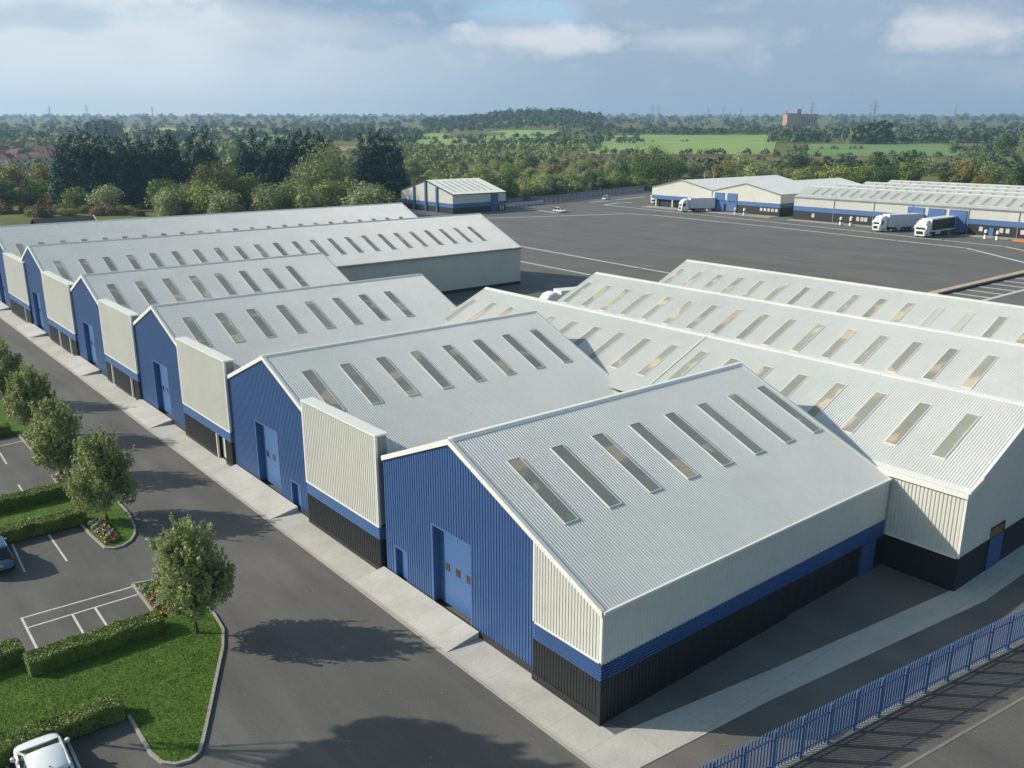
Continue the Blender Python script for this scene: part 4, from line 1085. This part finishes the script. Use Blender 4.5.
# conifers in dense rows
lab = 'dark conifer of the long dense row beyond the farthest roof'
for px, f, h in [(69, 338, 26), (79, 345, 29.5), (88, 338, 30.5), (97, 344, 31), (106, 338, 29.5), (116, 345, 29), (126, 338, 28.5), (136, 346, 28), (146, 340, 27.5), (156, 346, 28), (166, 340, 29.5), (175, 345, 30), (182, 340, 25)]:
    bg('conifer', f, px, h, 13.5, lab, 'dense conifer row')
for px, f, h in [(199, 372, 30.5), (211, 376, 31)]: bg('conifer', f, px, h, 15, 'one of the two dark conifers standing clear at the right end of the long row', 'conifer pair')
lab = 'dark conifer of the middle clump left of the grey willow'
for px, f, h in [(247, 355, 26.5), (258, 360, 29.5), (270, 352, 28.5), (281, 358, 29.5), (291, 352, 29), (301, 357, 30.5), (312, 354, 30.5), (324, 352, 29.5), (335, 360, 25.5)]: bg('conifer', f, px, h, 13.5, lab, 'middle conifer clump')
lab = 'dark conifer of the short three pointed clump above the grey willows'
for px, f, h in [(364, 372, 27.5), (374, 378, 29), (383, 374, 30), (395, 372, 28)]: bg('conifer', f, px, h, 15, lab, 'three pointed conifer clump')
# individually recognisable trees
bg('olivebig', 318, 219, 16, 18, 'broad olive brown round tree in front of the dark conifers')
bg('willowbig', 335, 322, 21, 24, 'large pale grey willow rising above the scrub')
bg('green', 306, 334, 11, 13, 'yellow green round tree below the large grey willow')
bg('willow', 303, 368, 9.5, 20, 'wide silvery willow just behind the long roof')
bg('willow', 305, 176, 9.5, 14, 'grey green bushy willow at the left end of the scrub')
bg('green', 300, 214, 7, 9, 'bright green low tree under the olive brown tree')
bg('dark', 322, 33, 10.5, 7.5, 'small lone round tree on the dry bank at far left')
bg('dark', 318, 3, 10, 12, 'dark tree cut by the left edge above the bank')
bg('willow', 322, 106, 9, 12, 'grey green bush in front of the conifer row')
bg('green', 326, 80, 7.5, 10, 'bright green bush beside the grey green bush')
bg('autumn', 372, 12, 14, 16, 'large autumn coloured tree at far left below the houses')
bg('autumn', 372, 46, 13.5, 14, 'orange tinged tree between the houses and the conifers')
bg('darkbig', 470, 652, 17, 28, 'big dark round tree behind the twin gabled shed')
bg('dark', 480, 632, 13, 18, 'dark tree left of the big round one')
bg('dark', 470, 905, 16, 19, 'dark green tree above the long shed roof')
bg('green', 440, 800, 10, 14, 'light green tree above the left end of the long shed roof')
bg('green', 446, 832, 11.5, 16, 'light green tree second along behind the long shed')
bg('green', 452, 862, 11, 16, 'light green tree third along behind the long shed')
bg('yellow', 425, 978, 7.5, 10, 'small bright yellow tree just above the long shed roof')
bg('autumn', 430, 963, 9, 12, 'olive tree beside the bright yellow one')
bg('dark', 430, 1020, 12, 16, 'dark green tree at the right edge above the shed roof')
bg('dark', 790, 1003, 17, 21, 'single dark round tree in the far right field')
bg('dark', 600, 797, 14, 20, 'dark tree at the near edge of the bright fields')
bg('dark', 425, 590, 9, 8, 'dark tree at the bend of the boundary fence')
bg('green', 436, 612, 8, 10, 'yellowish green tree at the corner of the boundary fence')
bg('dark', 352, 492, 9.5, 11, 'dark round tree just right of the small shed')
def scatter(n, p0, p1, f0, f1, keys, hr, wr, label, group, seed, mind=5):
    r = random.Random(seed); done = []
    tries = 0
    while len(done) < n and tries < 5000:
        tries += 1
        px = r.uniform(p0, p1); f = r.uniform(f0, f1)
        x, y = W(f, f*U(px, f))
        if any((x-a)**2+(y-b)**2 < mind**2 for a, b in done): continue
        if inside(x, y, [(26, 0), (430, 0), (430, 60), (352, 175), (352, 250), (330, 300), (205, 282), (178, 250), (172, 292), (160, 240), (150, 186), (26, 186)]): continue
        if inside(x, y, [(176, 248), (212, 248), (212, 294), (176, 294)]): continue
        done.append((x, y))
        key = r.choice(keys); w = r.uniform(*wr); h = w*r.uniform(*hr)
        bg(key, f, px, h, w, label[key] if isinstance(label, dict) else label, group+(' '+key if isinstance(label, dict) else ''))
def kinds(place): return dict(willow='grey green willow '+place, green='mid green tree '+place, dark='dark green tree '+place, autumn='olive brown tree '+place, heath='low brown heath bush '+place)
scatter(44, 158, 415, 296, 345, ['willow', 'willow', 'willow', 'green', 'green', 'autumn'], (.75, .95), (8, 13), kinds('in the scrub behind the long roofs'), 'scrub behind the long roofs', 1, 6.5)
scatter(95, 405, 655, 385, 640, ['willow', 'willow', 'green', 'green', 'dark', 'autumn'], (.55, .8), (6.5, 11.5), kinds('in the thick scrub beyond the small shed'), 'scrub beyond the small shed', 2, 8)
scatter(46, 500, 660, 350, 450, ['willow', 'willow', 'green', 'green', 'dark'], (.65, .85), (6.5, 11), kinds('just beyond the dark boundary fence'), 'trees beyond the boundary fence', 9, 6)
scatter(22, 405, 560, 348, 385, ['willow', 'willow', 'green', 'dark'], (.7, .9), (6, 10), kinds('along the yard boundary fence'), 'trees along the yard fence', 8, 6)
scatter(30, 660, 1030, 440, 560, ['dark', 'dark', 'green', 'willow', 'autumn'], (.6, .85), (10, 16), kinds('behind the far sheds'), 'trees behind the far sheds', 3, 9)
scatter(28, 0, 150, 300, 345, ['heath', 'heath', 'heath', 'green'], (.3, .5), (5, 9), kinds('on the dry bank at far left'), 'bank vegetation', 4, 4)
scatter(24, -20, 70, 345, 430, ['dark', 'green', 'autumn'], (.7, .9), (8, 12), kinds('below the red roofed houses'), 'trees below the houses', 5, 8)

def mass(name, label, rows, mat, seed, leaf=1.5, per=46):
    """a distant wood that reads as one mass: many crowns in one object; rows = (px0, px1, f0, f1, count, h0, h1)"""
    rs = np.random.RandomState(seed); P = []; Nn = []; S = []
    for (p0, p1, f0, f1, n, h0, h1) in rows:
        for _ in range(n):
            f = f0+(f1-f0)*rs.rand(); u = U(p0+(p1-p0)*rs.rand(), f); x, y = W(f, f*u); h = h0+(h1-h0)*rs.rand()**1.5; w = h*(.8+.6*rs.rand())
            z = gz(x, y); k = per
            d = rs.normal(size=(k, 3)); d /= np.linalg.norm(d, axis=1, keepdims=True); d[:, 2] = np.abs(d[:, 2])*1.0-.15
            lump = 1+.25*np.sin(d[:, 0]*5+rs.rand()*6)*np.cos(d[:, 1]*5+rs.rand()*6)
            q = np.stack([x+d[:, 0]*w/2*lump, y+d[:, 1]*w/2*lump, z+.25*h+d[:, 2]*h*.72*lump], 1)
            P.append(q); Nn.append(d+rs.normal(scale=.35, size=(k, 3))); S.append(np.full(k, leaf*(h/9)))
    P = np.concatenate(P); Nn = np.concatenate(Nn); S = np.concatenate(S)
    o = link_mesh(name, leaf_mesh(name, P, Nn, S, M[mat], .75, seed), None)
    tag(o, label, 'wood', None, 'stuff')
mass('distant_scrub', 'mixed scrubland filling the middle distance', [(400, 560, 640, 1000, 170, 4, 8), (540, 640, 640, 900, 60, 2.5, 6), (560, 790, 560, 690, 90, 3, 5), (340, 460, 420, 900, 110, 4, 8), (66, 330, 500, 1000, 260, 6, 12), (-30, 66, 900, 1100, 70, 6, 11), (-20, 64, 560, 620, 26, 3, 6), (-20, 66, 640, 900, 60, 3.5, 7), (480, 600, 880, 1080, 70, 5, 9)], 'scrub', 21, 1.5)
mass('distant_wood', 'dark hedgerows and copses between the fields', [(600, 770, 822, 835, 34, 3, 6), (590, 690, 1150, 1180, 12, 3, 6), (560, 640, 1080, 1500, 50, 5, 9), (780, 860, 930, 950, 9, 3, 5), (400, 560, 1250, 1280, 40, 4, 8), (430, 600, 1620, 2050, 170, 8, 15), (320, 420, 1100, 1600, 60, 6, 12), (690, 1040, 560, 640, 90, 5, 10), (760, 1040, 760, 790, 30, 3, 6), (585, 800, 1500, 1650, 120, 8, 13), (770, 1060, 1100, 1500, 240, 9, 17), (330, 600, 1560, 1720, 60, 6, 11), (400, 540, 1080, 1110, 24, 5, 9), (520, 600, 1000, 1100, 30, 6, 10), (640, 820, 700, 720, 16, 2.5, 5), (930, 1060, 820, 900, 30, 4, 9), (855, 880, 1080, 1120, 8, 20, 28)], 'farwood', 22, 1.5)
mass('distant_wood', 'bluish belt of woods along the skyline', [(-40, 1070, 1750, 2600, 400, 8, 16), (425, 600, 2050, 2500, 150, 14, 24), (-40, 1070, 2700, 4200, 430, 10, 20), (-40, 1070, 4300, 6000, 500, 14, 26), (92, 118, 1500, 1600, 34, 16, 27), (0, 420, 1050, 1700, 240, 7, 14)], 'farwood', 23, 1.2, 60)

# ------------------------------------------------------------------ far buildings, pylons, poles
def house(px, f, w, d, h, rot, label):
    x, y = W(f, f*U(px, f)); z = gz(x, y)
    root = thing('house', (x, y, z), label, 'house', 'red roofed houses at far left', rot)
    ORG[root.name] = Vector((0, 0, 0))
    b = MB(); b.box(-w/2, w/2, -d/2, d/2, 0, h); b.build('wall', M['render'], root)
    r = MB(); e = .4; k = d*.36
    r.poly([(-w/2-e, -d/2-e, h-.1), (w/2+e, -d/2-e, h-.1), (w/2-1, 0, h+k), (-w/2+1, 0, h+k)]); r.poly([(-w/2-e, d/2+e, h-.1), (w/2+e, d/2+e, h-.1), (w/2-1, 0, h+k), (-w/2+1, 0, h+k)])
    r.poly([(-w/2-e, -d/2-e, h-.1), (-w/2-e, d/2+e, h-.1), (-w/2+1, 0, h+k)]); r.poly([(w/2+e, -d/2-e, h-.1), (w/2+e, d/2+e, h-.1), (w/2-1, 0, h+k)])
    ro = r.build('roof', M['redroof'], root)
    c = MB(); c.box(w*.2, w*.2+.9, -.45, .45, h+k-1, h+k+1.2); c.build('chimney', M['brick'], ro)
    for i in (-1, 1):
        q = MB(); q.box(i*w*.25-.7, i*w*.25+.7, -d/2-.04, -d/2+.02, h*.55, h*.8); q.build('window', M['glass'], root)
for i, (px, f, w, d) in enumerate([(1, 700, 10, 9), (9, 660, 9, 9), (17, 735, 11, 9), (25, 650, 9, 9), (30, 760, 11, 9), (38, 700, 9, 8), (47, 670, 9, 9), (55, 720, 10, 9), (62, 690, 9, 8), (5, 810, 11, 9), (22, 840, 11, 9), (43, 800, 11, 9), (57, 830, 11, 9), (13, 900, 12, 9), (35, 900, 12, 9), (50, 910, 12, 9)]):
    house(px, f, w, d, 4.8, rnd.uniform(-1.2, 1.2), 'red roofed house among the trees at far left')

def brick_works():
    f = 2450; x, y = W(f, f*U(797)); z = gz(x, y)
    root = thing('brick_works', (x, y, z), 'large red brick industrial building with a square tower on the skyline', 'building', None, AZ-math.pi/2)
    ORG[root.name] = Vector((0, 0, 0))
    b = MB(); b.box(-41, -8, -20, 20, 0, 29); b.box(-8, 40, -18, 18, 0, 27); b.build('wall', M['brick'], root)
    b = MB(); b.box(-12, -1, -6, 6, 24, 42); b.build('tower', M['brick'], root)
    b = MB(); b.box(-42, -7, -21, 21, 29, 30.5); b.box(-7, 41, -19, 19, 27, 28.5); b.build('roof', M['slate'], root)
    b = MB(); b.tube([(-38, 0, 29), (-38, 0, 38)], [2, 1.6], 8); b.build('chimney', M['brick'], root)
    for i in range(6):
        q = MB(); q.box(-4+7*i, -1+7*i, -18.2, -17.8, 8, 22); q.build('window', M['slate'], root)
brick_works()
def pylon(px, f, h, label):
    x, y = W(f, f*U(px, f)); z = gz(x, y)
    root = thing('pylon', (x, y, z), label, 'pylon', None, AZ-math.pi/2)
    ORG[root.name] = Vector((0, 0, 0))
    b = MB(); w0, w1 = h*.085, h*.018; t = h*.0085
    def wd(s): return w0+(w1-w0)*min(1, s/.62) if s < .62 else w1*(1-.6*(s-.62)/.38)
    S = [0, .16, .3, .42, .52, .62, .74, .86, 1]
    for sx in (-1, 1):
        for sy in (-1, 1):
            for a, c in zip(S, S[1:]): b.bar((sx*wd(a), sy*wd(a), h*a), (sx*wd(c), sy*wd(c), h*c), t, t)
    for a, c in zip(S, S[1:]):
        for sy in (-1, 1):
            b.bar((-wd(a), sy*wd(a), h*a), (wd(c), sy*wd(c), h*c), t*.7, t*.7); b.bar((wd(a), sy*wd(a), h*a), (-wd(c), sy*wd(c), h*c), t*.7, t*.7)
    b.build('tower', M['steel'], root)
    for s, wx in ((.64, .14), (.76, .19), (.88, .13)):
        q = MB()
        for sx in (-1, 1):
            q.bar((0, 0, h*s), (sx*h*wx, 0, h*s), t, t); q.bar((0, 0, h*(s+.05)), (sx*h*wx, 0, h*s), t*.8, t*.8)
        q.build('arm', M['steel'], root)
pylon(871, 2000, 62, 'nearest lattice power pylon on the skyline above the right fields')
pylon(809, 2600, 62, 'lattice power pylon just right of the red brick works')
for px, f, h in [(651, 3600, 60), (657, 3900, 62), (566, 3800, 50), (707, 3800, 52), (952, 3300, 58), (722, 4000, 60), (739, 4100, 55), (53, 3600, 55), (90, 3700, 60), (155, 3900, 55)]:
    pylon(px, f, h, 'thin pale power pylon far off on the hazy skyline')
    bpy.context.scene.collection.objects[-1]
for o in bpy.data.objects:
    if o.name.startswith('pylon') and o.get('label', '').startswith('thin pale'): o['group'] = 'far pylons on the skyline'
def pole(px, f, h, label):
    x, y = W(f, f*U(px, f)); z = gz(x, y)
    root = thing('utility_pole', (x, y, z), label, 'pole'); ORG[root.name] = Vector((0, 0, 0))
    b = MB(); b.tube([(0, 0, 0), (0, 0, h)], [.3, .2], 6); b.build('pole', M['steel'], root)
    b = MB(); b.box(-.9, .9, -.1, .1, h-.6, h-.4); b.build('crossarm', M['steel'], root)
pole(704, 430, 9, 'left one of two grey utility poles behind the twin gabled shed'); pole(713, 432, 10, 'right one of two grey utility poles behind the twin gabled shed')

# ------------------------------------------------------------------ haze
HZ = MB(); a = [W(-200, -500), W(6700, -7800), W(6700, 7800), W(-200, 500)]
ok = [W(-300, -800), W(7000, -12500), W(7000, 12500), W(-300, 800)]
HZ.hexa([(*p, -2.5) for p in ok]+[(*p, 220) for p in ok])
m = bpy.data.materials.new('haze'); m.use_nodes = True; nt = m.node_tree; nt.nodes.clear()
out = nt.nodes.new('ShaderNodeOutputMaterial'); pv = nt.nodes.new('ShaderNodeVolumePrincipled')
pv.inputs['Color'].default_value = (.50, .74, 1, 1); pv.inputs['Density'].default_value = .000135; pv.inputs['Anisotropy'].default_value = .2
nt.links.new(pv.outputs[0], out.inputs['Volume'])
hz = HZ.build('haze', m); hz['kind'] = 'stuff'; tag(hz, 'pale blue air haze over the distant land', 'haze')

# ------------------------------------------------------------------ sky, sun, camera
wd = bpy.data.worlds.new('World'); scene.world = wd; wd.use_nodes = True
nt = wd.node_tree; bgn = nt.nodes['Background']
sky = nt.nodes.new('ShaderNodeTexSky'); sky.sky_type = 'NISHITA'; sky.sun_disc = False
EL = 28.9
sky.sun_elevation = R(EL); sky.sun_rotation = R(-45); sky.air_density = 1.0; sky.dust_density = 1.5; sky.ozone_density = 1.5
tc = nt.nodes.new('ShaderNodeTexCoord')
# hazy band of cloud low in the sky (brighter towards the sun side), clear blue above
sep = nt.nodes.new('ShaderNodeSeparateXYZ'); nt.links.new(tc.outputs['Generated'], sep.inputs[0])
dt = nt.nodes.new('ShaderNodeVectorMath'); dt.operation = 'DOT_PRODUCT'; nt.links.new(tc.outputs['Generated'], dt.inputs[0]); dt.inputs[1].default_value = (-.7071, .7071, 0)
base = ramp(nt, dt.outputs['Value'], [(.0, (3.0, 3.85, 4.95)), (.16, (3.9, 4.75, 5.7)), (.42, (6.3, 6.9, 7.3))])
mp = nt.nodes.new('ShaderNodeMapping'); mp.inputs['Scale'].default_value = (1, 1, 2.0); mp.inputs['Location'].default_value = (.35, .6, .15); nt.links.new(tc.outputs['Generated'], mp.inputs[0])
def cn(scale, detail, rough, dist):
    n = nt.nodes.new('ShaderNodeTexNoise'); n.inputs['Scale'].default_value = scale; n.inputs['Detail'].default_value = detail; n.inputs['Roughness'].default_value = rough; n.inputs['Distortion'].default_value = dist
    nt.links.new(mp.outputs[0], n.inputs[0]); return n
n1 = cn(10.5, 9, .6, .3); n2 = cn(4.2, 6, .5, .2)
up = ramp(nt, sep.outputs[2], [(.015, g(0)), (.07, g(1))])
def mul(a, b):
    q = nt.nodes.new('ShaderNodeMath'); q.operation = 'MULTIPLY'
    for k, v in ((0, a), (1, b)):
        if isinstance(v, (int, float)): q.inputs[k].default_value = v
        else: nt.links.new(v, q.inputs[k])
    return q.outputs[0]
def vdot(v):
    q = nt.nodes.new('ShaderNodeVectorMath'); q.operation = 'DOT_PRODUCT'; nt.links.new(tc.outputs['Generated'], q.inputs[0]); q.inputs[1].default_value = v
    return q.outputs['Value']
def op(o_, a, b):
    q = nt.nodes.new('ShaderNodeMath'); q.operation = o_
    for k, v in ((0, a), (1, b)):
        if isinstance(v, (int, float)): q.inputs[k].default_value = v
        else: nt.links.new(v, q.inputs[k])
    return q.outputs[0]
fw = op('MAXIMUM', vdot((HX, HY, 0)), .05)
az = op('DIVIDE', vdot((RX, RY, 0)), fw); el = op('DIVIDE', sep.outputs[2], fw)
wob1 = op('SUBTRACT', n1.outputs[0], .5); n3 = cn(15, 8, .6, .3); wob3 = op('SUBTRACT', n3.outputs[0], .5)
def bank(a0, e0, ra, re, amp=3.0):          # one cloud bank standing in a given direction, with a ragged edge
    x_ = op('DIVIDE', op('SUBTRACT', az, a0), ra); y_ = op('DIVIDE', op('SUBTRACT', el, e0), re)
    d_ = op('SQRT', op('ADD', op('MULTIPLY', x_, x_), op('MULTIPLY', y_, y_)), 0)
    d_ = op('ADD', op('ADD', d_, op('MULTIPLY', wob1, amp)), op('MULTIPLY', wob3, amp*.55))
    return ramp(nt, d_, [(.25, g(1)), (1.15, g(0))]).outputs[0]
dark = ramp(nt, n2.outputs[0], [(.50, g(0)), (.64, g(1))])
c = mixc(nt, mul(mul(dark.outputs[0], up.outputs[0]), .30), base.outputs[0], (2.5, 3.4, 4.8))
lite = ramp(nt, n1.outputs[0], [(.50, g(0)), (.70, g(1))])
c = mixc(nt, mul(mul(lite.outputs[0], up.outputs[0]), .5), c, (6.1, 6.4, 6.7))
for a0, e0, ra, re, col, k in [(-.14, .118, .16, .030, (2.2, 3.25, 4.6), .9), (-.47, .115, .14, .02, (3.7, 4.8, 5.9), .7), (.03, .118, .075, .022, (3.6, 5.4, 7.0), .85),
                               (.035, .092, .10, .016, (6.7, 6.8, 7.0), .85), (-.27, .105, .16, .018, (6.0, 6.3, 6.7), .6), (.19, .092, .10, .014, (5.8, 6.1, 6.5), .7), (.47, .10, .10, .026, (6.5, 6.6, 6.9), .85), (.33, .06, .25, .02, (2.9, 3.8, 5.0), .5)]:
    c = mixc(nt, mul(bank(a0, e0, ra, re), k), c, col)
band = ramp(nt, sep.outputs[2], [(.14, g(1)), (.30, g(0))])
c = mixc(nt, band.outputs[0], mixc(nt, 1., sky.outputs[0], (1.16, 1.26, 1.10), 'MULTIPLY'), c)
nt.links.new(c, bgn.inputs['Color']); bgn.inputs['Strength'].default_value = .10

sl = bpy.data.lights.new('sun', 'SUN'); sl.energy = 4.2; sl.angle = R(.5); sl.color = (1, .93, .82)
so = bpy.data.objects.new('sun', sl); COL.objects.link(so)
d = Vector((math.cos(R(EL))/math.sqrt(2), -math.cos(R(EL))/math.sqrt(2), -math.sin(R(EL))))
so.rotation_euler = d.to_track_quat('-Z', 'Y').to_euler(); so.location = (0, 0, 300)

cam = bpy.data.cameras.new('camera'); co = bpy.data.objects.new('camera', cam); COL.objects.link(co)
cam.sensor_width = 36; cam.lens = 888.5/1024*36; cam.clip_end = 30000; cam.clip_start = .5
co.location = (0, 0, 28)
pit = math.atan((384-129.8)/888.5)
look = Vector((math.cos(pit)*HX, math.cos(pit)*HY, -math.sin(pit)))
co.rotation_euler = look.to_track_quat('-Z', 'Y').to_euler()
scene.camera = co
scene.render.engine = 'CYCLES'
scene.view_settings.view_transform = 'Standard'; scene.view_settings.look = 'None'; scene.view_settings.exposure = 0.3; scene.view_settings.gamma = 1
scene.cycles.max_bounces = 6; scene.cycles.volume_bounces = 0
